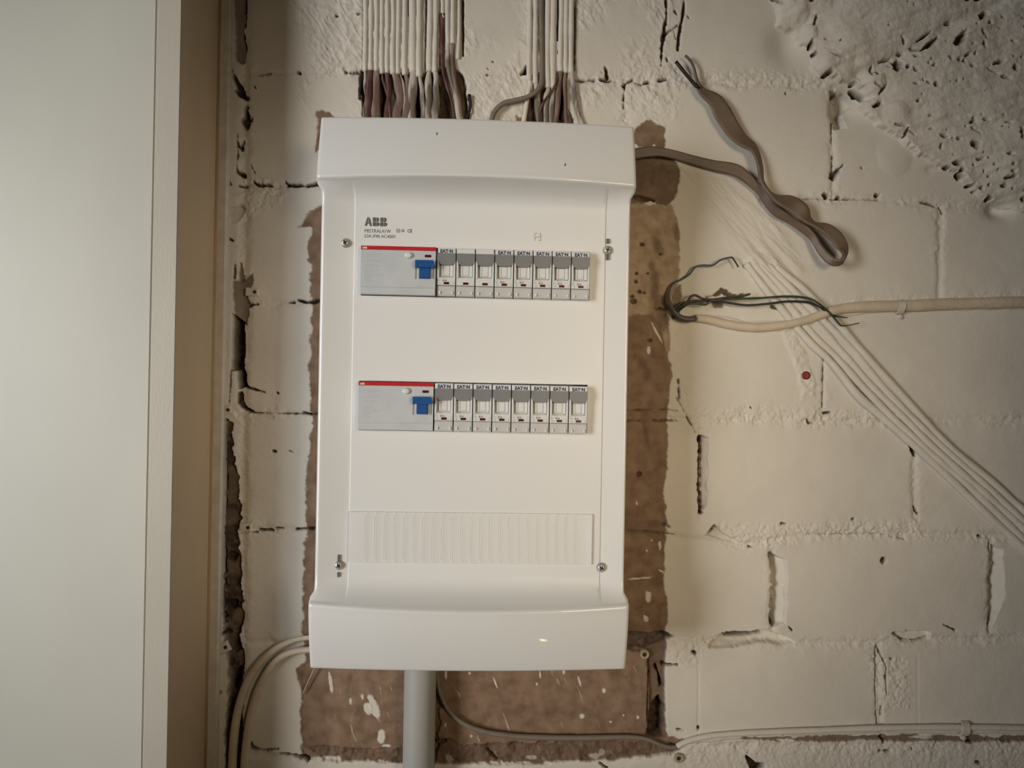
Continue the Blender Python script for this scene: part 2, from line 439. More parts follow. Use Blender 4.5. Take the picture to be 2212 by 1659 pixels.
# diagonal smear of filler that carries the slanting cables
s, d = sdf([(1455, 345), (1560, 390), (1680, 480), (1740, 590), (1690, 620), (1600, 560), (1500, 450)], 40)
mk = 1-sstep(-16, 10, d+N20[s]*10); r2_ = rot_noise(48, 90, 12, 4, 9.0)
H[s] = H[s]+mk*(1.6+r2_[s]*2.0)
s, d = sdf([(1685, 700), (1710, 690), (1765, 830), (1760, 855), (1735, 860)], 30)
mk = 1-sstep(-6, 4, d+N20[s]*8); H[s] = H[s]+mk*(1.3+N6[s]*1.2)
for (u, v, r) in [(1310, 60, 60), (1400, 330, 60)]:
    pass
# the thick lumpy mortar mass in the upper corner
mass = [(1640, -60), (1672, 10), (1686, 52), (1716, 66), (1730, 90), (1748, 96), (1757, 118), (1748, 148), (1765, 165), (1800, 172), (1850, 188), (1885, 214), (1860, 232), (1880, 262), (1940, 300), (1990, 340), (2060, 372), (2110, 420), (2160, 440), (2200, 455), (4050, 520), (4050, -2700), (1640, -2700)]
s, d = sdf(mass, 60)
dn = d+N20[s]*9+N6[s]*4
mk = 1-sstep(-3, 3, dn); rise = sstep(0, 90, -dn)
streak = rot_noise(-18, 140, 13, 4, 6.0)
lump = fbm(U, V, 120, 3, 14.0)
H[s] = H[s]+mk*(6.5+rise*5.0+streak[s]*1.7+lump[s]*5.0+fbm(U, V, 45, 3, 61.0)[s]*2.2+N6[s]*0.5+N3[s]*0.3)
for (u, v, r, h) in [(1712, 35, 34, 5), (1745, 75, 18, 4), (1880, 185, 26, 5), (1780, 140, 25, 3), (1860, 150, 24, 2), (1925, 250, 30, 2), (1930, 340, 40, 2)]:
    s = win([(u, v)], r*2); d = np.hypot(U[s]-u, V[s]-v)/r+N20[s]*0.2; H[s] = H[s]+h*np.clip(1-d*d, 0, 1)
# shadowed hollow beside the mass
for (u, v, rx, ry, dp) in [(1705, 95, 50, 60, 10.0), (1830, 225, 36, 42, 14), (2160, 452, 34, 24, 12)]:
    s = win([(u, v)], max(rx, ry)*2); d = np.sqrt(((U[s]-u)/rx)**2+((V[s]-v)/ry)**2); H[s] = H[s]-dp*np.exp(-d*d*1.6)
groove([(2240, -30), (2110, 30), (2010, 85), (1930, 130), (1850, 165)], 12, 4.0)
groove([(2240, 320), (2100, 345), (2010, 365)], 8, 2.0)
zp = [(1190,535,40,55,0),(1440,370,75,18,-40),(1340,415,50,12,10),(1385,320,70,9,-35),(1220,440,24,12,-10),(1330,465,20,12,0),(1270,545,22,14,-20),(1330,575,30,12,45),(1415,525,14,10,0),(1460,540,14,9,-30),(1580,210,30,12,-8),(1850,150,55,22,-42),(1890,215,22,13,-10),(1665,340,65,32,-50),(1850,290,30,15,50),(1850,375,15,22,0),(1960,515,50,15,-22),(2095,555,24,20,0),(2020,630,36,14,15),(1920,580,40,8,25),(1580,485,17,12,0),(1655,495,17,12,0),(1695,505,17,10,0),(1720,455,22,10,-30),(1780,445,12,16,0),(1760,543,28,10,10),(1480,690,30,18,10),(1420,672,20,10,15),(1380,655,12,8,0),(1330,675,22,10,-15),(1230,340,12,32,-25),(1090,495,56,11,-15),(990,580,12,42,8),(1030,600,20,14,0),(1080,715,12,48,40),(1050,825,32,18,-40),(1015,850,17,13,0),(1345,810,17,12,-30),(1260,1050,10,42,25),(1215,995,55,8,8),(1555,1080,34,12,15),(1660,1098,22,10,10),(1790,1145,38,28,10),(1765,970,30,14,-20),(1770,940,14,8,0),(1860,955,24,9,0),(1715,1003,12,9,0),(1790,1035,46,9,30),(2030,980,24,11,10),(2135,1065,22,42,0),(2195,1045,16,12,0),(1530,1155,10,24,20),(2050,1220,30,11,0),(1835,1255,30,10,-12),(1890,1243,16,7,0),(2070,1298,20,11,0),(1930,1300,16,8,0),(1780,1300,14,8,0),(1600,1310,24,15,0),(1660,1285,48,18,-5),(1700,1335,20,15,0),(1690,1375,20,30,-20),(1860,1345,11,16,0),(2040,1398,30,12,-5),(2090,1390,24,12,0),(2070,1350,22,10,0),(1900,1388,12,8,0),(1780,1450,32,11,-15),(1905,1450,14,9,0),(1850,1475,16,10,0),(2030,1455,34,14,0),(2090,1478,12,8,0),(1930,1545,32,22,0),(2190,1560,22,18,0),(1810,1500,16,8,0),(2190,1430,15,20,0),(560,185,12,36,15),(525,30,24,20,0),(440,15,34,10,-20),(275,25,44,12,30),(540,355,15,32,0),(570,425,20,20,0),(870,15,24,14,20),(1830,0,60,24,-30),(1740,20,40,14,-30),(645,330,17,9,0),(720,465,46,7,15),(745,350,14,6,0),(2165,245,16,16,0),(2190,780,14,32,30),(665,585,48,18,-25),(870,660,34,14,-20),(665,1525,30,22,30),(770,1540,24,14,0),(1065,1520,24,15,-20),(945,1308,10,8,0),(350,730,9,7,0),(1310,1050,30,7,30),(2070,350,20,7,0),(745,720,30,12,-20),(915,730,60,16,35)]
for q in zp:
    pit(1600+q[0]*.2773, q[1]*.2773, max(2.2, q[2]*.2773), max(2.2, q[3]*.2773), q[4], 4.0+min(9, 0.35*max(q[2], q[3])*.9), 0.97)
rg2 = random.Random(5)
for k in range(60):
    u = rg2.uniform(1880, 2230); v = rg2.uniform(0, 440)
    if v > (u-1850)*1.3+120: continue
    pit(u, v, rg2.uniform(1.8, 3.6), rg2.uniform(1.6, 2.6), rg2.uniform(-40, 20), 2.0, 0.6)

ridge([(1645, 575), (1710, 645), (1800, 735), (1860, 800), (1950, 900), (2060, 1000), (2160, 1090), (2290, 1215)], 36, 2.6)
ridge([(1550, 695), (1620, 706), (1700, 702), (1790, 676), (1900, 664), (2100, 658), (2290, 652)], 14, 2.4)
ridge([(1490, 1600), (1560, 1590), (1700, 1583), (1900, 1576), (2290, 1576)], 8, 1.8)
# ---- unpainted areas
# strip between the wall and the door frame
patch([(503, -60), (526, -60), (527, 60), (530, 120), (524, 140), (510, 130), (508, 60)], 3, -5, 0.75, 0.25)
crack([(527, -50, 5), (529, 40, 6), (524, 62, 4), (531, 110, 2)], 8)
for c in [[(486, 122, 8), (488, 132, 6)], [(498, 140, 4), (508, 172, 6), (520, 198, 10), (533, 212, 12)], [(512, 195, 7), (520, 205, 12)], [(531, 232, 8), (533, 258, 22), (535, 272, 12)],
          [(513, 280, 3), (512, 315, 3), (520, 318, 9), (525, 305, 4)], [(513, 320, 2), (511, 370, 3), (525, 378, 7)], [(547, 392, 4), (556, 400, 8), (580, 399, 6), (590, 403, 3)],
          [(515, 401, 4), (530, 401, 3)], [(617, 393, 5), (624, 400, 7), (665, 401, 4), (684, 396, 9), (700, 398, 8)], [(559, 163, 4), (583, 159, 4)], [(645, 156, 6), (647, 157, 5)], [(630, 158, 2), (636, 158, 2)],
          [(549, 186, 4), (552, 190, 3)], [(488, 378, 4), (498, 398, 4)], [(480, 449, 6), (486, 456, 4)], [(496, 516, 5), (503, 520, 4)], [(484, 532, 3), (486, 545, 3)], [(541, 355, 2), (549, 372, 3)],
          [(535, 660, 5), (545, 658, 4), (556, 657, 3)], [(622, 654, 3), (634, 653, 4)], [(645, 648, 4), (662, 653, 5), (680, 652, 7), (690, 648, 5)], [(533, 836, 7), (555, 843, 4), (572, 848, 4)], [(598, 848, 4), (600, 849, 4)],
          [(517, 850, 8), (519, 872, 12), (530, 884, 9), (543, 889, 5)], [(530, 891, 1.5), (600, 893, 1.5), (690, 894, 2.5)], [(655, 889, 3), (672, 896, 3)], [(478, 900, 5), (485, 908, 8)],
          [(560, 1144, 4), (588, 1146, 5)], [(595, 1141, 3), (612, 1141, 3)], [(642, 1143, 5), (680, 1142, 5)], [(520, 1152, 2), (556, 1150, 2)], [(466, 1132, 5), (468, 1137, 4)], [(469, 1150, 5), (471, 1152, 5)],
          [(540, 1608, 12), (545, 1618, 6), (570, 1621, 4), (600, 1619, 3)], [(606, 1628, 8), (632, 1632, 5), (652, 1636, 10)], [(462, 1494, 7), (474, 1496, 7)], [(458, 1512, 5), (461, 1510, 4)], [(515, 1366, 6), (522, 1370, 3)],
          [(590, 900, 2), (592, 901, 2)], [(590, 974, 4), (596, 975, 3)], [(626, 974, 4), (632, 976, 3)]]:
    crack(c, 7)
hollow([(482, 446), (520, 440), (532, 450), (512, 482), (498, 485)], 8, 2, 10)
patch([(500, 606), (528, 600), (545, 590), (548, 612), (534, 640), (530, 700), (510, 690), (503, 650)], 4, -3, 0.7, 0.35)
crack([(507, 572, 5), (506, 600, 6)], 4, 0.9); crack([(520, 570, 6), (521, 605, 12)], 3, 0.3, bare=0.8)
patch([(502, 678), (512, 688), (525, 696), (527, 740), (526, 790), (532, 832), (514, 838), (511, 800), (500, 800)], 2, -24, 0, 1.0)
crack([(499, 800, 6), (494, 872, 2)], 4, 0.8)
strip = [(488, 905), (484, 930), (480, 990), (482, 1060), (480, 1110), (478, 1150), (480, 1230), (482, 1300), (484, 1360), (488, 1420), (494, 1480), (486, 1560), (484, 1712), (530, 1712), (526, 1560), (524, 1450), (520, 1370), (522, 1300), (518, 1240), (514, 1160), (520, 1112), (512, 1060), (506, 1000), (502, 950), (498, 912)]
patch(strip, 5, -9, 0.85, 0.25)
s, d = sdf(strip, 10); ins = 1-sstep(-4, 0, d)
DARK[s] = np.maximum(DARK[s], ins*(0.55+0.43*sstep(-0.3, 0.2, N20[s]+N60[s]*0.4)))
crack([(482, 980, 3), (484, 1060, 4), (481, 1110, 3)], 6); crack([(480, 1180, 4), (481, 1290, 5), (483, 1350, 6)], 8)
pit(494, 1205, 12, 10, 0, 12); pit(497, 1310, 14, 10, 0, 12); pit(507, 1400, 9, 14, 0, 14); pit(504, 1470, 10, 26, 10, 16); pit(485, 1370, 10, 6, 0, 5)
# bare slivers left of the box
patch([(682, 238), (704, 244), (760, 262), (760, 340), (696, 322), (680, 330), (682, 290)], 6, -0.7, 1.0)
patch([(696, 438), (672, 452), (655, 480), (636, 494), (672, 492), (668, 540), (670, 600), (668, 640), (676, 660), (674, 700), (669, 800), (673, 880), (677, 895), (667, 980), (662, 1080), (664, 1140), (657, 1200), (654, 1300), (652, 1370), (657, 1440), (650, 1500), (652, 1590), (658, 1640), (760, 1640), (760, 438)], 6, -0.8, 1.0)
# bare brick below and right of the box
lower = [(640, 1446), (652, 1500), (650, 1580), (656, 1642), (780, 1646), (860, 1650), (1000, 1650), (1150, 1652), (1330, 1640), (1440, 1628), (1470, 1620), (1485, 1605), (1462, 1594), (1440, 1592), (1438, 1500), (1436, 1440), (1430, 1372), (1442, 1340), (1434, 1240), (1440, 1160), (1436, 1060), (1444, 960), (1440, 900), (1452, 820), (1446, 770), (1440, 700), (1432, 640), (1300, 640), (1300, 1400), (700, 1400)]
patch(lower, 4, -1.0, 1.0)
patch([(1300, 600), (1425, 640), (1442, 700), (1448, 760), (1438, 760), (1428, 700), (1400, 668), (1370, 660), (1300, 640)], 4, 0.3, 1, 0, 0.9)
upper = [(1300, 420), (1400, 440), (1452, 440), (1468, 500), (1468, 580), (1462, 620), (1450, 640), (1440, 680), (1300, 680)]
patch(upper, 4, -0.6, 1.0, 0, 0.85)
patch([(1378, 272), (1395, 262), (1415, 268), (1442, 272), (1430, 320), (1415, 318), (1378, 325), (1370, 300)], 8, -1.2, 1.0, 0.1, 0.1)
patch([(1300, 330), (1420, 322), (1458, 345), (1470, 370), (1462, 420), (1440, 445), (1395, 436), (1300, 440)], 6, -2.5, 1.0, 0.35, 0.15)
for (u, v, rx, ry, an) in [(1420, 530, 8, 24, -30), (1408, 575, 6, 12, -25), (1415, 600, 8, 20, -12), (1414, 630, 9, 16, 5), (1424, 655, 12, 18, 10), (1432, 690, 15, 22, 0), (1462, 500, 4, 20, -15)]:
    patch([(u+rx*math.cos(t)*math.cos(math.radians(an))-ry*math.sin(t)*math.sin(math.radians(an))*-1*-1, v+ry*math.sin(t)+rx*math.cos(t)*math.sin(math.radians(an))) for t in np.linspace(0, 6.28, 14)[:-1]], 3, -0.8, 1, 0.25, 0)
    s, d = win([(u, v)], 30), None
    TONE[s] = TONE[s]*(1-0.9*np.exp(-(((U[s]-u)/rx)**2+((V[s]-v)/ry)**2)*0.8))
crack([(1370, 422, 10), (1412, 432, 8)], 6, 0.9)
for (u, v, r) in [(1388, 528, 5), (1404, 735, 5), (1374, 608, 4), (1382, 630, 4), (1392, 632, 3), (1370, 650, 7), (1366, 640, 4), (1381, 1024, 6), (1376, 590, 4), (1400, 590, 3), (1428, 548, 3)]:
    pit(u, v, r, r*0.9, 0, 4, 0.9)
for (u, v, rx, ry, an) in [(1388, 785, 9, 24, -25), (1395, 935, 4, 40, -12), (1372, 770, 6, 10, 0)]:
    s = win([(u, v)], ry*2); a = math.radians(an); x = U[s]-u; y = V[s]-v; xx = x*math.cos(a)+y*math.sin(a); yy = -x*math.sin(a)+y*math.cos(a)
    DARK[s] = np.maximum(DARK[s], 0.55*np.exp(-((xx/rx)**2+(yy/ry)**2)*1.2))
crack([(1350, 886, 3), (1400, 886, 2), (1440, 884, 2), (1462, 888, 5)], 3, 0.8); crack([(1350, 909, 3), (1400, 909, 2), (1440, 909, 5), (1462, 908, 3)], 3, 0.8)
crack([(1350, 1146, 2), (1395, 1149, 3), (1440, 1153, 4), (1456, 1155, 3)], 3, 0.8); crack([(1436, 1134, 7), (1446, 1138, 4)], 3, 0.8)
s, d = sdf([(1340, 1120), (1440, 1128), (1440, 1160), (1340, 1150)], 20); DARK[s] = np.maximum(DARK[s], 0.3*(1-sstep(-4, 6, d)))
# paint dabs and flecks on the bare brick
def dab(u, v, rx, ry, ang=0):
    s = win([(u, v)], max(rx, ry)*2+6); a = math.radians(ang); x = U[s]-u; y = V[s]-v
    xx = x*math.cos(a)+y*math.sin(a); yy = -x*math.sin(a)+y*math.cos(a)
    mk = 1-sstep(0.75, 1.1, np.sqrt((xx/rx)**2+(yy/ry)**2)+N6[s]*0.4)
    BARE[s] = BARE[s]*(1-mk*0.95); DARK[s] = DARK[s]*(1-mk); H[s] = H[s]+mk*0.5
for q in [(808, 1528, 9, 34, -20), (795, 1530, 8, 16, -20), (714, 1478, 4, 22, -8), (757, 1515, 3, 8, 0), (783, 1505, 2.5, 8, 0), (824, 1592, 8, 16, 0), (835, 1612, 10, 4, 0), (1305, 1494, 4, 6, 0), (1258, 1548, 5, 5, 0), (1378, 1550, 3, 4, 0), (1347, 1546, 2.5, 2.5, 0),
          (1167, 1457, 2, 10, -8), (1218, 1452, 3, 5, 0), (1320, 1560, 4, 2, 0), (1018, 1591, 3, 3, 0), (1014, 1455, 3, 2, 0), (1160, 1478, 2, 3, 0), (1252, 1472, 2, 14, -15), (1070, 1475, 2, 12, -20), (962, 1567, 2, 6, 0), (963, 1455, 2, 14, 0), (1285, 1635, 12, 6, 0), (1300, 1627, 6, 8, 0), (1150, 1640, 12, 5, 0), (970, 1640, 8, 10, -30),
          (1400, 1290, 7, 12, 10), (1395, 1337, 5, 9, -20), (1380, 1250, 26, 2, -5), (1398, 1190, 2, 3, 0), (1402, 757, 4, 8, 0), (1420, 720, 3, 26, -28), (1376, 1088, 2, 4, 0), (1426, 1180, 3, 10, 0), (1408, 1168, 2, 2, 0), (1430, 1235, 10, 2, 30)]:
    dab(*q)
s = win([(700, 1440), (1400, 1640)], 5)
ft = rot_noise(70, 30, 5, 2, 77.0)[s]
reg = (V[s] > 1430)
BARE[s] = np.where(reg, BARE[s]*(1-0.4*sstep(0.62, 0.8, ft)), BARE[s])
# mortar joints in the bare part
patch([(1404, 1368), (1440, 1372), (1436, 1440), (1440, 1592), (1400, 1592), (1404, 1500), (1398, 1410), (1340, 1400), (1340, 1366)], 2.5, -4, 1, 0.45)
patch([(1340, 1366), (1400, 1370), (1440, 1366), (1456, 1376), (1430, 1384), (1395, 1402), (1340, 1396)], 3, -5, 0, 0.9)
patch([(1408, 1525), (1425, 1505), (1436, 1530), (1432, 1588), (1395, 1590), (1402, 1570)], 2, -14, 0, 1)
crack([(1402, 1430, 3), (1400, 1500, 3), (1399, 1560, 3)], 5); crack([(1418, 1440, 6), (1425, 1460, 6), (1428, 1482, 7)], 8); crack([(1434, 1435, 8), (1462, 1436, 7)], 5); crack([(1436, 1370, 6), (1452, 1374, 5)], 6)
band = [(656, 1612), (760, 1620), (870, 1618), (940, 1600), (975, 1600), (1000, 1612), (1250, 1600), (1400, 1604), (1470, 1612), (1450, 1632), (1300, 1642), (1100, 1652), (900, 1650), (700, 1642)]
patch(band, 4, -2.0, 0, 0.42)
s, d = sdf(band, 10); mk = 1-sstep(-6, 4, d); H[s] = H[s]+mk*(N6[s]*1.6+N20[s]*2)
crack([(1014, 1612, 3), (1040, 1613, 2), (1060, 1612, 3), (1100, 1613, 2), (1130, 1606, 3)], 4); crack([(1052, 1622, 3), (1070, 1640, 6), (1082, 1650, 4)], 6); crack([(932, 1500, 8), (955, 1530, 6)], 3, 0.6); crack([(930, 1600, 6), (945, 1610, 7), (962, 1604, 4)], 6)
crack([(938, 1470, 12), (945, 1520, 12), (938, 1640, 14)], 4, 0.5); crack([(650, 1636, 10), (665, 1640, 12)], 6); crack([(1296, 1648, 5), (1310, 1659, 8)], 6)
dab(705, 1642, 40, 6, 4); dab(790, 1650, 50, 7, 0); dab(1090, 1655, 80, 7, 0); dab(1230, 1652, 60, 8, 0); dab(1390, 1650, 50, 8, -5)
# deep unpainted pocket behind the cable ends above the box
pk = [(780, 152), (800, 150), (852, 157), (905, 160), (945, 150), (985, 152), (1000, 160), (1004, 175), (1012, 240), (1012, 300), (786, 300), (784, 230), (778, 190)]
patch(pk, 2.5, -7, 1, 0.55, 0); patch([(820, 160), (850, 160), (850, 300), (820, 300)], 3, -2, 0, 0.9); patch([(895, 180), (905, 180), (907, 300), (892, 300)], 2, -4, 0, 1); patch([(945, 180), (975, 190), (980, 300), (945, 300)], 3, -3, 0, 0.85)
crack([(783, 165, 4), (778, 190, 4), (777, 214, 4)], 5); crack([(1013, 205, 5), (1016, 225, 7), (1012, 250, 6), (1002, 262, 3)], 6)
pk2 = [(1136, 160), (1150, 156), (1200, 158), (1236, 160), (1242, 200), (1250, 240), (1262, 300), (1120, 300), (1132, 250), (1140, 210)]
patch([(1142, 200), (1176, 190), (1200, 165), (1222, 160), (1222, 230), (1240, 262), (1240, 300), (1130, 300)], 4, -7, 1, 0.6, 0)
patch([(1115, 250), (1140, 258), (1140, 290), (1105, 290)], 4, -0.8, 1, 0, 0); patch([(1225, 250), (1240, 255), (1245, 290), (1215, 290)], 4, -1, 1, 0.3, 0)
patch([(1124, 158), (1132, 150), (1137, 140), (1138, 160), (1125, 161)], 1, -12, 0, 1)
crack([(1206, 160, 6), (1222, 160, 6)], 9); crack([(1218, 165, 6), (1216, 215, 5), (1210, 250, 4)], 7)
# narrow gap lines beside the painted cables
crack([(784, -60, 3), (784, 150, 3)], 2, 0.5, jag=0.2)
for (ua, va, ub, vb, wd) in [(922, -60, 919, 150, 4), (881, 0, 880, 36, 4), (953, -60, 950, 150, 3), (1178, -60, 1176, 140, 5), (1207, -60, 1204, 88, 5), (1243, 0, 1241, 150, 4), (999, -60, 1000, 120, 5)]:
    crack([(ua, va, wd), ((ua+ub)/2, (va+vb)/2, wd), (ub, vb, wd)], 6, 0.85, jag=0.2)
for q in [(748, 156, 4, 3), (757, 158, 4, 3), (768, 157, 7, 3.5), (777, 157, 5, 4), (1054, 148, 3, 2.5), (1065, 133, 4, 2.5), (1053, 162, 4, 2.5), (1205, 115, 2, 4), (908, 70, 4, 5), (1220, 48, 3, 3), (727, 34, 4, 3), (775, 30, 5, 3)]:
    pit(q[0], q[1], q[2], q[3], 0, 2.5, 0.8)
for c in [[(1242, 172, 2), (1270, 173, 3), (1284, 172, 5)], [(1298, 172, 7), (1322, 173, 6)], [(1308, 148, 9), (1313, 165, 9)], [(1300, 155, 3), (1301, 156, 3)], [(1344, 186, 4), (1352, 180, 3), (1366, 172, 5)], [(1372, 180, 3), (1388, 182, 3)], [(1392, 180, 6), (1401, 177, 6)], [(1424, 174, 6), (1440, 171, 6)],
          [(1350, 186, 4), (1348, 210, 3), (1347, 232, 2)], [(1438, -50, 5), (1440, 40, 4), (1433, 80, 9), (1430, 110, 6), (1428, 146, 3)], [(1478, 4, 4), (1476, 30, 6), (1468, 70, 7), (1464, 108, 6)], [(1436, 72, 5), (1452, 64, 4), (1464, 55, 3)], [(1458, 25, 5), (1462, 30, 4)], [(1456, 68, 2), (1460, 85, 2)],
          [(1440, 125, 3), (1442, 133, 3)], [(1486, 36, 4), (1488, 38, 4)],
          [(1880, 187, 4), (1900, 200, 3)],
          [(1650, 427, 1.2), (1740, 429, 1.5), (1900, 431, 2)], [(1990, 437, 2), (2010, 440, 5), (2022, 446, 4)], [(2033, 448, 3), (2037, 460, 4)],
          [(1780, 762, 4), (1779, 790, 2.5), (1777, 880, 2)], [(1782, 892, 4), (1794, 891, 3)], [(1744, 906, 3), (1747, 914, 4), (1760, 913, 1.5)], [(1622, 880, 3), (1623, 881, 3)], [(1550, 905, 3), (1551, 906, 3)],
          [(1513, 944, 8), (1512, 1000, 9), (1512, 1090, 9), (1514, 1106, 10)], [(1465, 820, 3), (1467, 860, 3)], [(1462, 860, 2), (1490, 912, 1.5), (1502, 935, 2)],
          [(1930, 914, 2), (1945, 928, 4), (1956, 942, 5)], [(1975, 1095, 4), (1983, 1110, 6)], [(1688, 1131, 6), (1698, 1131, 5)], [(1842, 1122, 5), (1845, 1121, 5)], [(1764, 1132, 2), (1768, 1132, 2)], [(1618, 1181, 4), (1630, 1183, 3)],
          [(1750, 1155, 1.2), (1900, 1153, 1.5), (1955, 1165, 1)], [(1667, 1200, 5), (1668, 1240, 4), (1666, 1300, 3), (1665, 1340, 4), (1671, 1352, 8)], [(2114, 1158, 4), (2122, 1160, 4)], [(2136, 1172, 4), (2140, 1220, 3), (2138, 1260, 2)], [(2139, 1325, 3), (2138, 1345, 5), (2135, 1358, 4)],
          [(1562, 1371, 5), (1585, 1370, 9), (1615, 1369, 11), (1648, 1367, 8)], [(1497, 1408, 7), (1502, 1412, 6)], [(1705, 1355, 3), (1712, 1362, 3)], [(1893, 1398, 2), (1892, 1480, 1.5), (1896, 1570, 1.5)], [(1905, 1528, 3), (1905, 1546, 3)], [(1895, 1395, 1.5), (1915, 1440, 2), (1915, 1500, 2.5)], [(1925, 1424, 4), (1928, 1425, 3)],
          [(1935, 1370, 2), (1950, 1383, 2), (1980, 1386, 2), (2008, 1379, 2)], [(2040, 1350, 2), (2065, 1362, 2)], [(1508, 1570, 4), (1509, 1575, 4)], [(1462, 1575, 3), (1480, 1578, 2)],
          [(1903, 1592, 9), (1912, 1604, 6)], [(1900, 1622, 5), (1922, 1622, 4)], [(2090, 1602, 6), (2102, 1605, 6)], [(2108, 1646, 5), (2118, 1648, 5)], [(1970, 1618, 3), (1971, 1619, 3)], [(1690, 1585, 3), (1693, 1586, 3)]]:
    crack(c, 6.5)
patch([(1955, 941), (1970, 944), (1984, 958), (1980, 988), (1974, 986), (1964, 962)], 1.5, -14, 0, 0.95)
patch([(1612, 1634), (1634, 1650), (1652, 1650), (1650, 1664), (1626, 1680), (1620, 1656)], 2, -14, 0, 1)
pit(1908, 1210, 7, 7, 0, 12, 0.8)
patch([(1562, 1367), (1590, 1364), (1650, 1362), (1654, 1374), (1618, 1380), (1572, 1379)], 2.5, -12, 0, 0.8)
hollow([(1511, 940), (1534, 944), (1530, 1090), (1513, 1110)], 10, 3, 8)
hollow([(1520, 1158), (1545, 1128), (1562, 1150), (1610, 1178), (1560, 1168)], 9, 2, 12, 0.3); crack([(1533, 1150, 5), (1540, 1142, 8), (1546, 1132, 4)], 6, 0.8)
hollow([(1664, 1196), (1702, 1204), (1700, 1350), (1668, 1356)], 16, 5, 10)
hollow([(2138, 1172), (2166, 1182), (2168, 1290), (2140, 1350)], 11, 5, 10)
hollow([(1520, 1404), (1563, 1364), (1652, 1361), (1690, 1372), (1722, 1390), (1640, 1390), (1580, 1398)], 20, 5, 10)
hollow([(1925, 1368), (2010, 1366), (2010, 1382), (1960, 1392)], 7, 5, 8)
# split in the upper perpend, funnel at its foot
hollow([(1796, 190), (1838, 200), (1858, 222), (1826, 240), (1830, 278), (1800, 282), (1802, 240)], 22, 4, 14)
for c in [[(1796, 196, 6), (1804, 225, 8), (1802, 250, 8), (1797, 275, 6), (1798, 310, 2.5)], [(1838, 196, 6), (1850, 205, 10), (1862, 212, 6)], [(1800, 338, 4), (1799, 370, 3), (1799, 384, 12)], [(1801, 380, 10), (1812, 368, 5), (1822, 356, 2)]]:
    crack(c, 9, 0.85)
# unpainted scar behind the loose wires and narrow one along the lower cable
for c in [[(1528, 642, 4), (1548, 636, 8), (1560, 626, 10), (1575, 636, 12), (1596, 640, 9), (1618, 636, 3)]]: crack(c, 3, 0.6, bare=1)
patch([(1540, 652), (1566, 650), (1562, 664), (1546, 664)], 3, -1, 0.9, 0.1); crack([(1670, 662, 8), (1678, 666, 6)], 3, 0.5, bare=0.8)
patch([(1450, 625), (1470, 616), (1472, 640), (1468, 680), (1452, 690)], 4, -0.8, 0.9, 0.1)
patch([(1580, 1594), (1700, 1592), (1890, 1588), (1990, 1589), (2060, 1590), (2240, 1590), (2240, 1602), (2150, 1604), (2080, 1604), (2020, 1602), (1930, 1603), (1880, 1600), (1780, 1604), (1680, 1600)], 4, -2, 0.85, 0.35)
dab(1995, 1594, 26, 4, 0); dab(1700, 1600, 20, 3, 0)
s = win([(1400, 1580), (1600, 1640)], 5)

H = np.where((U < 425) | (U > 2295) | (V < -55) | (V > 1715), 0.0, H)
# build the wall mesh
dirx = AR[0]*(U-1106)/FPX-AU[0]*(V-829.5)/FPX+AF[0]
diry = AR[1]*(U-1106)/FPX-AU[1]*(V-829.5)/FPX+AF[1]
dirz = AR[2]*(U-1106)/FPX-AU[2]*(V-829.5)/FPX+AF[2]
T_ = CAM_Y/diry
XX = dirx*T_; ZZ = dirz*T_+Z0
ZZ = np.maximum(ZZ, 0.0)
co = np.empty((NV*NU, 3), np.float32)
co[:, 0] = XX.ravel(); co[:, 1] = (-H/1000).ravel(); co[:, 2] = ZZ.ravel()
me = bpy.data.meshes.new('wall_back')
nf = (NV-1)*(NU-1)
idx = np.arange(NV*NU).reshape(NV, NU)
q = np.stack([idx[:-1, :-1], idx[1:, :-1], idx[1:, 1:], idx[:-1, 1:]], -1).reshape(-1, 4)
me.vertices.add(NV*NU); me.vertices.foreach_set('co', co.ravel())
me.loops.add(nf*4); me.loops.foreach_set('vertex_index', q.ravel().astype(np.int32))
me.polygons.add(nf); me.polygons.foreach_set('loop_start', np.arange(0, nf*4, 4, dtype=np.int32)); me.polygons.foreach_set('loop_total', np.full(nf, 4, np.int32))
me.polygons.foreach_set('use_smooth', np.ones(nf, bool))
ca = me.color_attributes.new('cover', 'FLOAT_COLOR', 'POINT')
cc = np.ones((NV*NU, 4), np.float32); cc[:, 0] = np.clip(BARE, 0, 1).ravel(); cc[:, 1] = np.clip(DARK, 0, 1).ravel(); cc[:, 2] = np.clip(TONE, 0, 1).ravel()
ca.data.foreach_set('color', cc.ravel())
me.update(calc_edges=True); me.validate()
me.materials.append(M['wall'])
wo = bpy.data.objects.new('wall_back', me); COL.objects.link(wo)
wo['kind'] = 'structure'; wo['label'] = 'cream painted rough brick wall with open joints and bare brown patches'; wo['category'] = 'wall'

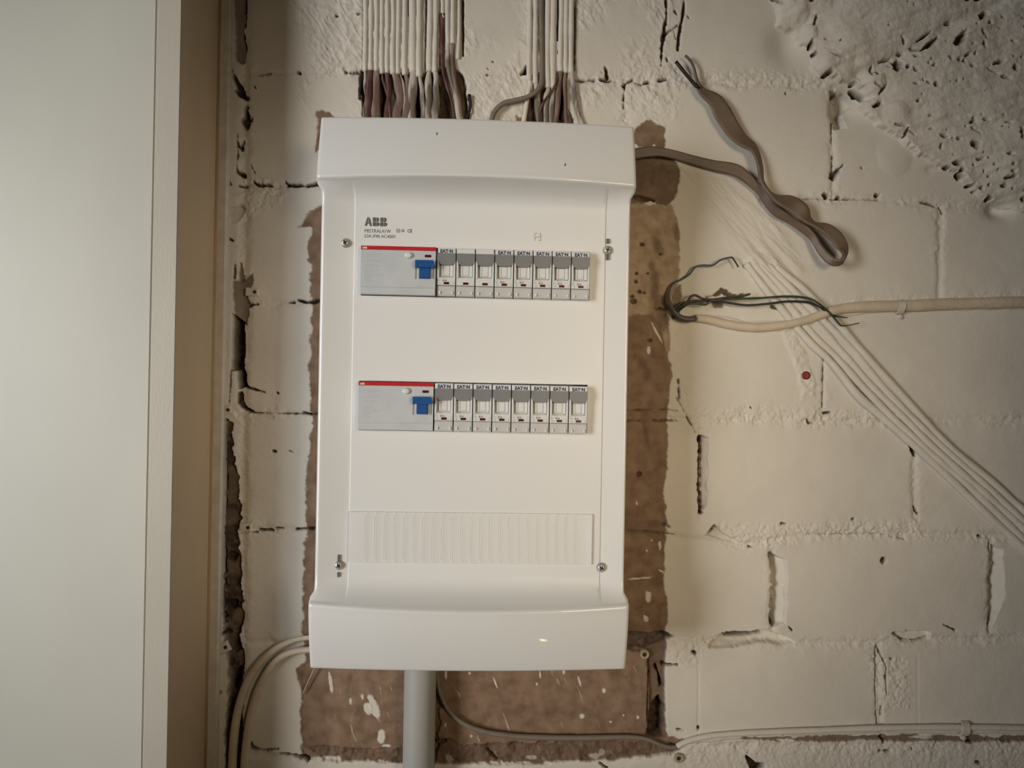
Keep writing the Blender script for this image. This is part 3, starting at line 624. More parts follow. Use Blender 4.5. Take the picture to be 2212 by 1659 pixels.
# ------------------------------------------------------------------ door and frame on the left
def struct(o, label, cat):
    o['kind'] = 'structure'; return tag(o, label, cat)
XE = -0.2852
def vbox(name, x0, x1, y0, y1, mat, b=0.0, parent=None):
    mb = MB(); mb.box(x0, x1, y0, y1, 0.0, 2.5, b)
    return mb.obj(name, mat, parent)
struct(vbox('door_1', -1.15, XE-0.0232, 0.060, 0.0992, M['door'], 0.0010), 'smooth cream door leaf with faint grey smudges at far left', 'door')
fe = vbox('trim_1', XE-0.0226, XE, 0.006, 0.1000, M['trim'], 0.0008)
fe.data.materials.append(M['reveal'])          # the face turned to the wall side has its warm shade put into the colour
for pg in fe.data.polygons:
    if pg.normal.x > 0.9: pg.material_index = 1
struct(fe, 'cream door frame edge with shade-tinted side face, beside the door leaf', 'door frame')
def bead(name, xc, yc, r, mat, z0=0.0, z1=2.5):
    n = 10; v = []; f = []
    for z in (z0, z1):
        for i in range(n):
            a = math.pi/2*i/(n-1)
            v.append((xc+r*math.cos(a), -(yc+r*math.sin(a)), z))
        v.append((xc, -yc, z))
    k = n+1
    for i in range(k):
        j = (i+1) % k; f.append((i, j, k+j, k+i))
    f.append(tuple(range(k))); f.append(tuple(range(k, 2*k)))
    return recalc(mesh_obj(name, v, f, mat, None, True, 40))
struct(bead('trim_2', XE, 0.0050, 0.0024, M['caulk']), 'yellowed sealant line along the foot of the door frame side', 'sealant')
vb = vbox('trim_3', XE+0.0, XE+0.0125, -0.01, 0.0055, M['clip'], 0.002)
struct(vb, 'cream cover strip between door frame and brick wall', 'trim')
# ------------------------------------------------------------------ the distribution box
BX = -0.0088
CX0, CX1 = -0.1250+0.0, 0.1150
ROWS = [(0.0838, 0.1292), (-0.0438, 0.0018)]      # module rows, relative z
FR = 0.0970                                       # device front plane
XM0 = P(779, 590, FR).x; XM1 = P(1275, 590, FR).x
XB0 = P(943, 590, FR).x
box = thing('distribution_box', (BX, 0, Z0), 'white plastic wall mounted distribution box with two rows of breakers', 'electrical box')
ZT, ZB, ZLT, ZLB = 0.2505, -0.2685, 0.1885, -0.2035
xs = sorted(set([round(a, 5) for a in list(np.linspace(-0.1495, 0.1495, 61))+[-0.1495+q for q in (0.0003, 0.0008, 0.0015, 0.0025, 0.004, 0.006)]+[0.1495-q for q in (0.0003, 0.0008, 0.0015, 0.0025, 0.004, 0.006)]
      + [CX0-BX+q for q in (-0.0012, 0, 0.0008)]+[CX1-BX+q for q in (0.0012, 0, -0.0008)]+[XM0-BX-0.0008, XM1-BX+0.0008]]))
zs = sorted(set([round(a, 5) for a in list(np.linspace(ZB, ZT, 90))+[ZB+q for q in (0.0003, 0.0008, 0.0015, 0.0025, 0.004)]+[ZT-q for q in (0.0003, 0.0008, 0.0015, 0.0025, 0.004)]
      + list(np.arange(0.150, 0.204, 0.0012))+list(np.arange(-0.219, -0.165, 0.0012))+[ROWS[0][0]-.0006, ROWS[0][1]+.0006, ROWS[1][0]-.0006, ROWS[1][1]+.0006]]))
def smooth(a, b, x):
    t = min(1, max(0, (x-a)/(b-a))); return t*t*(3-2*t)
def hw(z):
    # half width: caps are wider than the waist
    wd = 0.1467
    a = 0.1500-0.0012*smooth(ZLT, ZT, z) if z > 0 else 0.1500-0.0008*smooth(ZLB, ZB, z)
    mm = max(smooth(ZLT-0.009, ZLT-0.0015, z), smooth(ZLB+0.009, ZLB+0.0015, z))
    return wd+(a-wd)*mm
def ydepth(xn, x, z):
    """xn -1..1 across"""
    ax = abs(xn*0.1467)
    side = 0.0935; mid = 0.0885
    dx = abs(x-(CX0+CX1)/2+BX)      # distance from the middle of the raised panel
    half = (CX1-CX0)/2
    if dx < half: wy = mid+0.0004
    else:
        t = (dx-half)/(0.1467-half)
        wy = mid-0.0006+(side-mid+0.0006)*min(1, t)**1.1
    b = 1-xn*xn
    z0_ = z
    if z > 0:
        z = z-0.0025*b*smooth(ZLT-0.03, ZLT, z)*(1-smooth(ZLT, ZT-0.02, z))
        k = min(1, max(0, (z-ZLT)/(ZT-ZLT))); cap = (0.1030+0.0120*b)*(1-k)+(0.0925+0.0070*b)*k+0.0050*k*(1-k)
        t = (ZLT-z)/0.022
    else:
        z = z+0.0035*b*smooth(-ZLB-0.03, -ZLB, -z)*(1-smooth(-ZLB, -ZB-0.02, -z))
        k = min(1, max(0, (z-ZLB)/(ZB-ZLB))); cap = (0.1030+0.0120*b)*(1-k)+(0.0940+0.0065*b)*k+0.0110*k*(1-k)
        t = (z-ZLB)/0.024
    if t <= 0:
        y = cap
        e = min(abs(z-ZLT), abs(z-ZLB))
        r = 0.0042
        if e < 0.010: y += 0.0012*(1-e/0.010)**2
        if e < r: y -= r-math.sqrt(max(0, r*r-(r-e)**2))
    elif t >= 1: y = wy
    else:
        c0 = cap-0.0030
        # quick drop under the lip, then a concave sweep into the panel
        s_ = 1-(1-(1-t)**2.3)**1.0
        y = wy+(c0-wy)*s_
    return y
V_ = []; NXg = len(xs); NZg = len(zs)
for z in zs:
    h_ = hw(z)
    for x in xs:
        xn = x/0.1495
        xx = x if abs(x) < 0.1255 else math.copysign(0.1255+(abs(x)-0.1255)/(0.1495-0.1255)*(h_-0.1255), x)
        y = ydepth(xn, xx, z)
        r = 0.0030; dx = h_-abs(xx)
        if dx < r: y -= (r-math.sqrt(max(0, r*r-(r-dx)**2)))
        dz = min(ZT-z, z-ZB); r = 0.0022
        if dz < r: y -= (r-math.sqrt(max(0, r*r-(r-dz)**2)))
        V_.append((xx, -y, z))
F_ = []
def hole(xa, xb, za, zb):
    xc = (xa+xb)/2; zc = (za+zb)/2
    for r0, r1 in ROWS:
        if XM0-BX-0.001 < xc < XM1-BX+0.001 and r0-0.0008 < zc < r1+0.0008: return True
    return False
for j in range(NZg-1):
    for i in range(NXg-1):
        if hole(xs[i], xs[i+1], zs[j], zs[j+1]): continue
        F_.append((j*NXg+i, j*NXg+i+1, (j+1)*NXg+i+1, (j+1)*NXg+i))
# skirt back to the wall
def skirt(ring, yb):
    n0 = len(V_)
    for k in ring: V_.append((V_[k][0], -yb, V_[k][2]))
    n = len(ring)
    for a in range(n):
        b = (a+1) % n; F_.append((ring[a], n0+a, n0+b, ring[b]))
ring = [i for i in range(NXg)]+[j*NXg+NXg-1 for j in range(1, NZg)]+[(NZg-1)*NXg+i for i in range(NXg-2, -1, -1)]+[j*NXg for j in range(NZg-2, 0, -1)]
skirt(ring, 0.004)
ix0 = min(range(NXg), key=lambda i: abs(xs[i]-(XM0-BX-0.0008))); ix1 = min(range(NXg), key=lambda i: abs(xs[i]-(XM1-BX+0.0008)))
for r0, r1 in ROWS:
    j0 = min(range(NZg), key=lambda j: abs(zs[j]-(r0-.0006))); j1 = min(range(NZg), key=lambda j: abs(zs[j]-(r1+.0006)))
    rr = [j0*NXg+i for i in range(ix0, ix1+1)]+[j*NXg+ix1 for j in range(j0+1, j1+1)]+[j1*NXg+i for i in range(ix1-1, ix0-1, -1)]+[j*NXg+ix0 for j in range(j1-1, j0, -1)]
    skirt(rr, 0.083)
cov = recalc(mesh_obj('front_cover', V_, F_, M['cover'], box, True, 42))
mb = MB(); mb.box(-0.142, 0.142, 0.004, 0.060, ZB+0.006, ZT-0.006)
bk = mb.obj('back_box', M['cover'], box)
# blanking plate with break-off ribs over the third row
bx0, bx1 = P(752, 1160, .09).x-BX, P(1279, 1160, .09).x-BX
bz1, bz0 = P(1000, 1107, .09).z-Z0, P(1000, 1218, .09).z-Z0
rx0, rx1 = P(789, 1160, .09).x-BX, P(1241, 1160, .09).x-BX
nr = 22; pitch = (rx1-rx0)/nr
cols = [(bx0, 0.0), (bx0+0.0004, 0.0016), (bx0+0.0060, 0.0018), (bx0+0.0140, 0.0010)]
for k in range(nr+1):
    x = rx0+k*pitch
    cols += [(x-0.0005, 0.0010), (x-0.0002, 0.0005), (x+0.0002, 0.0006), (x+0.0006, 0.00135), (x+0.0016, 0.0010)]
cols += [(bx1-0.0040, 0.0012), (bx1-0.0012, 0.0022), (bx1-0.0004, 0.0022), (bx1, 0.0)]
pv = []; pf = []
rz = [(bz0, 0, 0), (bz0+0.0006, 1, 0), (bz0+0.0032, 1, 0), (bz0+0.0042, 1, 1), (bz1-0.0042, 1, 1), (bz1-0.0032, 1, 0), (bz1-0.0006, 1, 0), (bz1, 0, 0)]
for z, e, g in rz:
    for x, hgt in cols:
        hh = (hgt if g else max(hgt, 0.0010) if 0.0002 < hgt or True else 0)
        if x in (bx0, bx1): hh = 0
        pv.append((x, -(0.0889+hh*e), z))
nc = len(cols)
for j in range(len(rz)-1):
    for i in range(nc-1): pf.append((j*nc+i, j*nc+i+1, (j+1)*nc+i+1, (j+1)*nc+i))
mesh_obj('blanking_plate', pv, pf, M['cover'], box, True, 25)
# cover screws and their adjusting slots
def screw(parent, x, z, ang, R=0.0041, y=0.0895):
    mb = MB(); mb.disc(0, 0, [(R*1.12, 0), (R*1.12, 0.0004), (R, 0.0009), (R*0.86, 0.0020), (R*0.6, 0.0026), (R*0.3, 0.0028)], 28)
    o = mb.obj('screw', M['steel'], parent, True, 35); o.location = (x, -y, z)
    mb = MB()
    for a in (ang, ang+90):
        c, s_ = math.cos(math.radians(a)), math.sin(math.radians(a)); l, w_ = R*0.55, R*0.13
        mb.prism([(l*c-w_*s_, l*s_+w_*c), (-l*c-w_*s_, -l*s_+w_*c), (-l*c+w_*s_, -l*s_-w_*c), (l*c+w_*s_, l*s_-w_*c)], 0.0020, 0.00295)
    recalc(mb.obj('cross_recess', M['black'], o))
    return o
def slot(parent, x, z0, z1, y=0.0895):
    mb = MB(); mb.box(x-0.0011, x+0.0011, y-0.001, y+0.0012, z0, z1); mb.obj('adjusting_slot', M['ink'], parent)
for (u, v, ang, sl) in [(745, 524, 25, None), (1313.5, 540, 80, (516, 526, 549, 562)), (731, 1222, 35, (1198, 1214, 1236, 1246)), (1299.5, 1227, 60, None)]:
    p = P(u, v, 0.0915); screw(box, p.x-BX, p.z-Z0, ang, 0.0041, 0.0893)
    if sl:
        for a, b in ((sl[0], sl[1]), (sl[2], sl[3])):
            slot(box, p.x-BX, P(u, b, 0.0895).z-Z0, P(u, a, 0.0895).z-Z0)
# printed lettering
def logo_poly(x, z, wdt, hgt, parent, mat, name, y):
    """three heavy capitals A B B, each cut by a fine cross of lines"""
    mb = MB(); lw = wdt/3.18; g = hgt*0.035
    def q(pts): mb.prism([(x+a*lw, z+b*hgt) for a, b in pts], y-0.0001, y+0.00012)
    gx = 0.5*hgt*0.05/lw; gz = 0.03
    # A
    q([(0.0, 0), (0.30, 0), (0.36, 0.22), (0.5-gx, 0.27), (0.5-gx, 0.47), (0.13, 0.47)]); q([(0.14, 0.47+gz), (0.5-gx, 0.47+gz), (0.5-gx, 1.0), (0.34, 1.0)])
    q([(1.0, 0), (0.70, 0), (0.64, 0.22), (0.5+gx, 0.27), (0.5+gx, 0.47), (0.87, 0.47)]); q([(0.86, 0.47+gz), (0.5+gx, 0.47+gz), (0.5+gx, 1.0), (0.66, 1.0)])
    for o_ in (1.12, 2.18):
        q([(o_, 0), (o_+0.5-gx, 0), (o_+0.5-gx, 0.47), (o_, 0.47)]); q([(o_, 0.5), (o_+0.5-gx, 0.5), (o_+0.5-gx, 1), (o_, 1)])
        q([(o_+0.5+gx, 0)]+[(o_+0.66+0.34*math.sin(t), 0.235-0.235*math.cos(t)) for t in np.linspace(0, math.pi*0.85, 8)]+[(o_+0.5+gx, 0.47)])
        q([(o_+0.5+gx, 0.5), (o_+0.80, 0.5)]+[(o_+0.62+0.28*math.sin(t), 0.765-0.235*math.cos(t)) for t in np.linspace(0.8, math.pi, 8)]+[(o_+0.5+gx, 1)])
    return recalc(mb.obj(name, mat, parent))
PY = 0.0890
p = P(788, 488, PY); logo_poly(p.x-BX, p.z-Z0, 0.0212, 0.0083, box, M['ink'], 'maker_logo', PY)
p = P(787, 502, PY); text_mesh('type_print', 'MISTRAL41W', 0.0047, M['ink'], box, p.x-BX, PY, p.z-Z0, 0.0, 0.90)
p = P(866, 502, PY)
mb = MB(); a, b = p.x-BX-0.0042, p.z-Z0
for k in (0, 1):
    x = a+k*0.0045; s_ = 0.0032
    for (c0, c1, d0, d1) in [(0, s_, 0, .0004), (0, s_, s_-.0004, s_), (0, .0004, 0, s_), (s_-.0004, s_, 0, s_)] if k == 0 else [(0, s_, .0012, .0016), (.0006, .0010, 0, s_*.8), (.0022, .0026, 0, s_*.8), (.0008, .0024, s_-.0005, s_-.0001)]:
        mb.box(x+c0, x+c1, PY-.0001, PY+.0001, b+d0, b+d1)
    if k == 0: mb.box(x+.0011, x+.0021, PY-.0001, PY+.0001, b+.0011, b+.0021)
mb.obj('approval_marks', M['ink'], box)
p = P(880, 502, PY); text_mesh('conformity_mark', 'CE', 0.0044, M['ink'], box, p.x-BX, PY, p.z-Z0, 0.0001, 0.85)
p = P(787, 513, PY); text_mesh('rating_print', '63A IP40 AC400V', 0.0045, M['ink'], box, p.x-BX, PY, p.z-Z0, 0.0, 0.88)
# pencil marks on the panel
mb = MB()
def stroke(pts, wd=0.00022, yy=PY):
    for (u0, v0), (u1, v1) in zip(pts[:-1], pts[1:]):
        a = P(u0, v0, yy); b = P(u1, v1, yy); dx, dz = b.x-a.x, b.z-a.z; l = math.hypot(dx, dz); nx, nz = -dz/l*wd, dx/l*wd
        mb.prism([(a.x-BX+nx, a.z-Z0+nz), (b.x-BX+nx, b.z-Z0+nz), (b.x-BX-nx, b.z-Z0-nz), (a.x-BX-nx, a.z-Z0-nz)], yy-0.0001, yy+0.00012)
stroke([(1157, 504), (1154, 508), (1156, 513), (1155, 520)]); stroke([(1157, 504), (1160, 503)]); stroke([(1157, 513), (1163, 512), (1168, 511)]); stroke([(1168, 505), (1168, 520)]); stroke([(1165, 506), (1168, 504)]); stroke([(1163, 519), (1168, 520)])
recalc(mb.obj('pencil_mark', M['faint'], box))
for (u, v, yy) in [(943.5, 289, 0.1055), (1220.5, 356, 0.110)]:
    pp = P(u, v, yy); mb = MB(); yl = ydepth((pp.x-BX)/0.1495, pp.x-BX, pp.z-Z0); pp = P(u, v, yl)
    mb.prism([(pp.x-BX-.0006, pp.z-Z0-.0014), (pp.x-BX+.0003, pp.z-Z0-.0012), (pp.x-BX+.0007, pp.z-Z0+.0010), (pp.x-BX-.0002, pp.z-Z0+.0014)], yl-0.001, yl+0.0003)
    recalc(mb.obj('scuff_mark', M['ink'], box))

# ------------------------------------------------------------------ breakers
ORD = ['first', 'second', 'third', 'fourth', 'fifth', 'sixth', 'seventh', 'last']
BW = (XM1-XB0)/8
def breaker_proto(logo, prnt):
    o = bpy.data.objects.new('circuit_breaker', None); COL.objects.link(o); o.empty_display_size = 0.01
    W = BW-0.0009; hW = W/2; Hh = 0.0452
    f = FR
    def z(d): return Hh/2-d         # d = distance down from the top edge
    mb = MB()
    mb.box(-hW, hW, 0.062, f-0.0045, z(Hh), z(0))
    mb.box(-hW, hW, f-0.0050, f, z(5.2e-3), z(0), 0.0007)
    mb.box(-hW, -hW+0.0019, f-0.0050, f+0.0004, z(0.0290), z(0.0110), 0.0004)
    mb.box(hW-0.0019, hW, f-0.0050, f-0.0001, z(0.0290), z(0.0110), 0.0004)
    mb.box(-hW, hW, f-0.0050, f-0.0002, z(0.0352), z(0.0275), 0.0005)
    mb.obj('body', M['device'], o)
    mb = MB(); mb.box(-hW, hW, f-0.0050, f-0.0008, z(Hh), z(0.0356), 0.0006)
    lb = mb.obj('label_holder', M['device_band'], o)
    mb = MB()
    for sx in (-1, 1):
        xc = sx*(hW-0.0028)
        mb.box(xc-0.0008, xc+0.0008, f-0.0012, f+0.0006, z(0.0435), z(0.0408), 0.0003)
    mb.obj('tab', M['white_ink'], lb)
    mb = MB()
    mb.prism([(-hW, z(0.0052)), (hW, z(0.0052)), (hW, z(0.0118)), (hW-0.0022, z(0.0150)), (hW-0.0045, z(0.0162)), (-hW+0.0045, z(0.0162)), (-hW+0.0022, z(0.0150)), (-hW, z(0.0118))], f-0.0045, f+0.0012)
    recalc(mb.obj('hood', M['hood'], o))
    mb = MB(); mb.box(-hW+0.0034, hW-0.0021, f-0.0045, f-0.0022, z(0.0266), z(0.0140), 0.0004)
    tg = mb.obj('toggle', M['device'], o)
    mb = MB(); gx0, gx1, ga, gb = -0.0030, 0.0032, z(0.0258), z(0.0150)
    for q in ((gx0, gx0+.00035, ga, gb), (gx1-.00035, gx1, ga, gb), (gx0, gx1, ga, ga+.00035)): mb.box(q[0], q[1], f-0.0030, f-0.0020, q[2], q[3])
    mb.obj('grip_outline', M['faint'], tg)
    mb = MB(); mb.box(-0.0022, 0.0028, f-0.0006, f+0.0001, z(0.0343), z(0.0321), 0.0)
    mb.obj('indicator', M['darkred'], o)
    if logo:
        text_mesh('maker_logo', 'EAT\u00b7N', 0.0044, M['logo_blue'], o, -0.0060, f+0.0001, z(0.0045), 0.00022, 0.98)
    if prnt:
        text_mesh('rating_print', 'B16', 0.0026, M['ink'], o, -0.0034, f-0.0001, z(0.0316), 0.00003, 1.0)
        text_mesh('type_print', 'PLS', 0.0016, M['faint'], o, -0.0078, f-0.0001, z(0.0312), 0.0, 1.0)
        mb = MB()
        for q in ((-0.0075, -0.0046, 0.0325, 0.0328), (-0.0070, -0.0048, 0.0333, 0.0336), (-0.0066, -0.0052, 0.0341, 0.0344), (-0.0055, -0.0005, 0.0283, 0.02855), (0.0066, 0.0069, 0.0343, 0.0318)):
            a, b = sorted((z(q[2]), z(q[3]))); mb.box(q[0], q[1], f-0.0004, f-0.00010, a, b)
        mb.obj('symbol_print', M['faint'], o)
    return o
def copy_tree(o, parent=None):
    c = o.copy(); COL.objects.link(c); c.parent = parent
    for ch in list(o.children): copy_tree(ch, c)
    return c
protoA = breaker_proto(True, True); protoB = breaker_proto(False, False)
used = {id(protoA): False, id(protoB): False}
for r, (r0, r1) in enumerate(ROWS):
    for k in range(8):
        pr = protoB if (r == 0 and k in (1, 2)) else protoA
        o = pr if not used[id(pr)] else copy_tree(pr)
        used[id(pr)] = True
        zc = (r0+r1)/2-0.0002-(0.0002*k if r == 1 else 0.00018*k)*0.5
        o.location = (XB0+BW*(k+0.5), 0, Z0+zc)
        where = 'upper row' if r == 0 else 'lower row'
        if r == 0 and k in (1, 2):
            lab = 'grey hooded circuit breaker without blue lettering, %s one of the upper row' % ('left' if k == 1 else 'right')
        elif k == 0: lab = 'grey hooded circuit breaker directly right of the blue lever switch in %s' % where
        elif k == 7: lab = 'grey hooded circuit breaker at the right hand end of the %s' % where
        else: lab = 'grey hooded circuit breaker, %s from the left in the %s' % (ORD[k], where)
        tag(o, lab, 'circuit breaker', 'single pole breakers in the %s' % where)
# ------------------------------------------------------------------ residual current switches
def rcd_proto():
    o = bpy.data.objects.new('residual_current_switch', None); COL.objects.link(o); o.empty_display_size = 0.02
    W = XB0-XM0-0.0008; Hh = 0.0452; f = FR
    def z(d): return Hh/2-d
    mb = MB()
    mb.box(0, W, 0.062, f-0.003, z(Hh), z(0))
    mb.box(0, W, f-0.0035, f-0.0002, z(Hh), z(0.03834), 0.0003)
    # front plate with the lever well left open
    a0, a1, b0, b1 = 0.0508, W-0.0012, z(0.0302), z(0.0190)
    mb.box(0, W, f-0.0035, f, b1, z(0)); mb.box(0, a0, f-0.0035, f, b0, b1); mb.box(a1, W, f-0.0035, f, b0, b1); mb.box(0, W, f-0.0035, f, z(0.0383), b0)
    mb.obj('body', M['device_grey'], o)
    mb = MB(); mb.box(a0, a1, f-0.0034, f-0.0015, b0, b1, 0.0); mb.obj('lever_well', M['device'], o)
    mb = MB(); mb.box(-0.0001, W+0.0001, f-0.003, f+0.0002, z(0.0036), z(-0.0001), 0.0002); st = mb.obj('colour_stripe', M['red'], o)
    logo_poly(0.0012, z(0.0028), 0.0045, 0.0018, st, M['white_ink'], 'maker_logo', f+0.0003)
    mb = MB(); mb.disc(0, 0, [(0.0036, -0.001), (0.0035, 0.0012), (0.0030, 0.0021), (0.0020, 0.0026), (0.001, 0.0027)], 28, 1.12, 0.86)
    tb = mb.obj('test_button', M['device'], o, True, 50); tb.location = (0.0444, -f, z(0.0082))
    tb['label'] = 'white oval test button'
    mb = MB(); mb.box(0.0597, 0.0657, f-0.0006, f+0.00015, z(0.0096), z(0.0072)); mb.obj('indicator', M['darkred'], o)
    mb = MB()
    mb.box(0.0547, 0.0653, f-0.002, f+0.0028, z(0.0296), z(0.0185), 0.0006)
    mb.prism([(0.0513, z(0.0200)), (0.0513, z(0.0132)), (0.0680, z(0.0132)), (0.0690, z(0.0165)), (0.0700, z(0.0185)), (0.0685, z(0.0200))], f+0.0002, f+0.0068)
    lv = recalc(mb.obj('lever', M['blue'], o)); lv['label'] = 'blue T-shaped switch lever'
    mb = MB(); rr = random.Random(2)
    for d in (0.0078, 0.0096, 0.0126, 0.0144, 0.0175, 0.0192, 0.0222, 0.0240, 0.0258, 0.0276, 0.0294, 0.0312, 0.0330):
        x = 0.003+rr.uniform(0, 0.002)
        end = rr.uniform(0.008, 0.021)
        while x < end:
            l = rr.uniform(0.0010, 0.003); mb.box(x, x+l, f-0.0003, f+0.00005, z(d+0.00035), z(d)); x += l+0.0007
    for x in np.arange(0.0515, 0.0675, 0.0016): mb.box(x, x+0.0010, f-0.0003, f+0.00005, z(0.0376), z(0.0371))
    mb.obj('small_print', M['faint2'], o)
    return o
M['faint2'] = plain('pale_print', (0.40, 0.41, 0.41), 0.5, 0.1, 400)
rc = rcd_proto()
for r, (r0, r1) in enumerate(ROWS):
    o = rc if r == 0 else copy_tree(rc)
    o.location = (XM0, 0, Z0+(r0+r1)/2)
    tag(o, 'wide grey residual current switch with red stripe and blue lever in the %s row' % ('upper' if r == 0 else 'lower'), 'residual current switch', 'wide switches with a blue lever')
mb = MB(); mb.box(XB0-0.0009, XB0+0.0002, 0.070, FR+0.0008, Z0+ROWS[0][0]-0.0010, Z0+ROWS[0][1]-0.0006)
tag(mb.obj('dark_gap_strip', M['black']), 'thin black strip drawn as the dark gap between blue lever switch and first breaker, upper row', 'strip')  # black strip stands in for the shade of an open gap

# ------------------------------------------------------------------ painted cable runs above the box
def run(name, label, cat, group, painted, bare, rp, mat='bare_grey', flat=None, seed=1, wob=0.00026):
    p0 = P(painted[-1][0], painted[-1][1], 0)
    t = thing(name, p0, label, cat, group)
    tube('painted_sheath', [(u, v, y, rp, flat or rp) for u, v, y in painted], M['paint'], t, 12, 0.003, wob, seed)
    if bare: tube('bare_sheath', [(u, v, y, rb, fb) for u, v, y, rb, fb in bare], M[mat], t, 12, 0.003, wob*1.5, seed+50)
    return t
GL = 'cables painted over above the left of the box'
GR = 'cables painted over above the right of the box'
NUMS = ['first', 'second', 'third', 'fourth', 'fifth', 'sixth', 'seventh', 'eighth', 'ninth', 'tenth', 'eleventh', 'twelfth', 'thirteenth']
# (u at top, u at paint end, v end, radius mm, flat, bare rows, material)
LB = [(790, 789, 154, 2.9, None, [(790, 790), (788, 789), (786, 790)], 'bare_grey', 1.3, 1.5),
      (802, 801, 152, 2.9, None, [(800, 799), (797, 795), (794, 797)], 'bare_red', 2.6, 4.6),
      (814, 813, 153, 2.9, None, [(812, 812), (811, 812), (812, 814)], 'bare_brown', 2.0, 5.2),
      (826, 825, 159, 2.9, None, [(824, 826), (833, 840), (842, 845)], 'bare_red', 1.4, 1.7),
      (838, 836, 158, 2.9, None, [(838, 838), (840, 838), (835, 836)], 'bare_red', 2.3, 3.4),
      (850, 849, 160, 2.9, None, [(855, 857), (860, 866), (858, 856)], 'bare_brown', 2.2, 5.4),
      (862, 860, 160, 2.9, None, [(866, 868), (872, 874), (872, 868)], 'bare_grey', 1.2, 1.5),
      (875, 874, 162, 3.1, None, [(876, 879), (882, 884), (880, 872)], 'bare_brown', 1.5, 3.2),
      (891, 892, 156, 3.4, 4.2, [(893, 893), (892, 890), (888, 889)], 'bare_grey', 2.4, 4.8),
      (906, 905, 166, 3.3, 3.6, [(907, 908), (911, 912), (914, 914)], 'bare_grey', 2.2, 2.6),
      (930, 927, 154, 3.1, 3.4, [(926, 925), (925, 927), (925, 926)], 'bare_grey', 2.6, 3.6),
      (943, 939, 156, 3.0, 3.3, [(940, 942), (941, 942), (940, 940)], 'bare_grey', 2.6, 3.8)]
for k, (ut, ue, ve, rp, fl, bs, mt, rb, fb) in enumerate(LB):
    painted = [(ut, -58, rp*0.8), ((ut+ue)/2+0.5, 50, rp*0.8), (ue, ve-30, rp*0.8), (ue, ve, rp*0.6)]
    us = [bs[0][0], bs[0][1], bs[1][0], bs[1][1], bs[2][0], bs[2][1]]
    vv = [ve-6, ve+12, 190, 215, 240, 272]
    bare = [(ue if i == 0 else us[i], vv[i], 1.0+(0.8*math.sin(k*1.7+i*0.6)), rb*(0.75 if i == 0 else 1), fb*(0.6 if i == 0 else 0.85 if i == 1 else 1)) for i in range(6)]
    run('cable', 'cream painted cable, %s from the left in bundle above box left end' % NUMS[k], 'cable', GL, painted, bare, rp, mt, fl, seed=k+3)
# cables right of the narrow gap, paint worn off to red and olive
t = run('cable', 'cream painted cable whose lower half shows worn dark red sheath', 'cable', GL,
        [(957, -58, 2.2), (956, 20, 2.2), (957, 40, 2)], [(957, 30, 2, 1.8, 2.6), (957, 70, 2.2, 2.0, 3.0), (955, 120, 2.2, 2.0, 3.0), (957, 155, 2.5, 2, 2.2), (966, 190, 4, 1.5, 1.6), (974, 215, 4, 1.4, 1.5), (980, 245, 4, 1.4, 1.5), (984, 272, 4, 1.4, 1.5)], 2.4, 'bare_red', None, 30)
run('cable', 'painted cable with olive worn end, directly right of the dark red one', 'cable', GL,
    [(968, -58, 2.4), (967, 40, 2.4), (967, 95, 2.2)], [(967, 88, 2.2, 2.5, 2.7), (968, 140, 2.2, 2.5, 2.7), (975, 175, 2.6, 2, 2.6), (986, 215, 2.6, 2, 3), (994, 272, 2.6, 2, 3.6)], 2.8, 'bare_grey', None, 31)
run('cable', 'painted cable with olive worn end, last of the left bundle', 'cable', GL,
    [(980, -58, 2.4), (979, 40, 2.4), (978, 95, 2.2)], [(978, 88, 2.2, 2.5, 2.6), (979, 140, 2.2, 2.5, 2.6), (984, 180, 2, 2, 2.2), (992, 215, 2, 2, 2.4), (1000, 272, 2, 2, 2.6)], 2.8, 'bare_brown', None, 32)
run('cable', 'thin cream painted cable at right edge of the left bundle', 'cable', GL, [(991, -58, 1.8), (992, 60, 1.8), (989, 128, 1.2)], None, 2.2, 'bare_grey', None, 33)
RB = [(1146, 1143, 175, 3.0, None, [(1144, 1146), (1142, 1138), (1134, 1128)], 'paint', 2.2, 2.8),
      (1158, 1156, 180, 3.1, None, [(1156, 1159), (1160, 1161), (1162, 1166)], 'bare_grey', 2.3, 3.0),
      (1185, 1183, 190, 3.0, 3.4, [(1184, 1183), (1181, 1180), (1180, 1180)], 'bare_grey', 2.2, 2.8),
      (1197, 1194, 190, 3.0, 3.6, [(1194, 1194), (1193, 1192), (1191, 1190)], 'bare_grey', 2.2, 2.6),
      (1214, 1211, 155, 3.0, None, [(1209, 1208), (1206, 1205), (1202, 1198)], 'bare_brown', 2.2, 3.2),
      (1225, 1222, 157, 3.0, None, [(1222, 1220), (1221, 1222), (1222, 1224)], 'bare_brown', 1.8, 2.0),
      (1236, 1233, 158, 3.0, None, [(1233, 1236), (1240, 1243), (1248, 1260)], 'bare_grey', 2.0, 2.6)]
for k, (ut, ue, ve, rp, fl, bs, mt, rb, fb) in enumerate(RB):
    painted = [(ut, -58, rp*0.8), ((ut+ue)/2-0.5, 50, rp*0.8), (ue, ve-30, rp*0.8), (ue, ve, rp*0.6)]
    us = [bs[0][0], bs[0][1], bs[1][0], bs[1][1], bs[2][0], bs[2][1]]
    vv = [ve-6, max(ve+8, 170), max(ve+14, 195), 220, 245, 276]
    bare = [(ue if i == 0 else us[i], vv[i], 1.6+0.8*math.sin(k*2.1+i*0.7), rb*(0.8 if i == 0 else 1), fb*(0.8 if i == 0 else 1)) for i in range(6)]
    run('cable', 'cream painted cable, %s from the left in bundle above box right half' % NUMS[k], 'cable', GR, painted, bare, rp, mt, fl, seed=k+80)
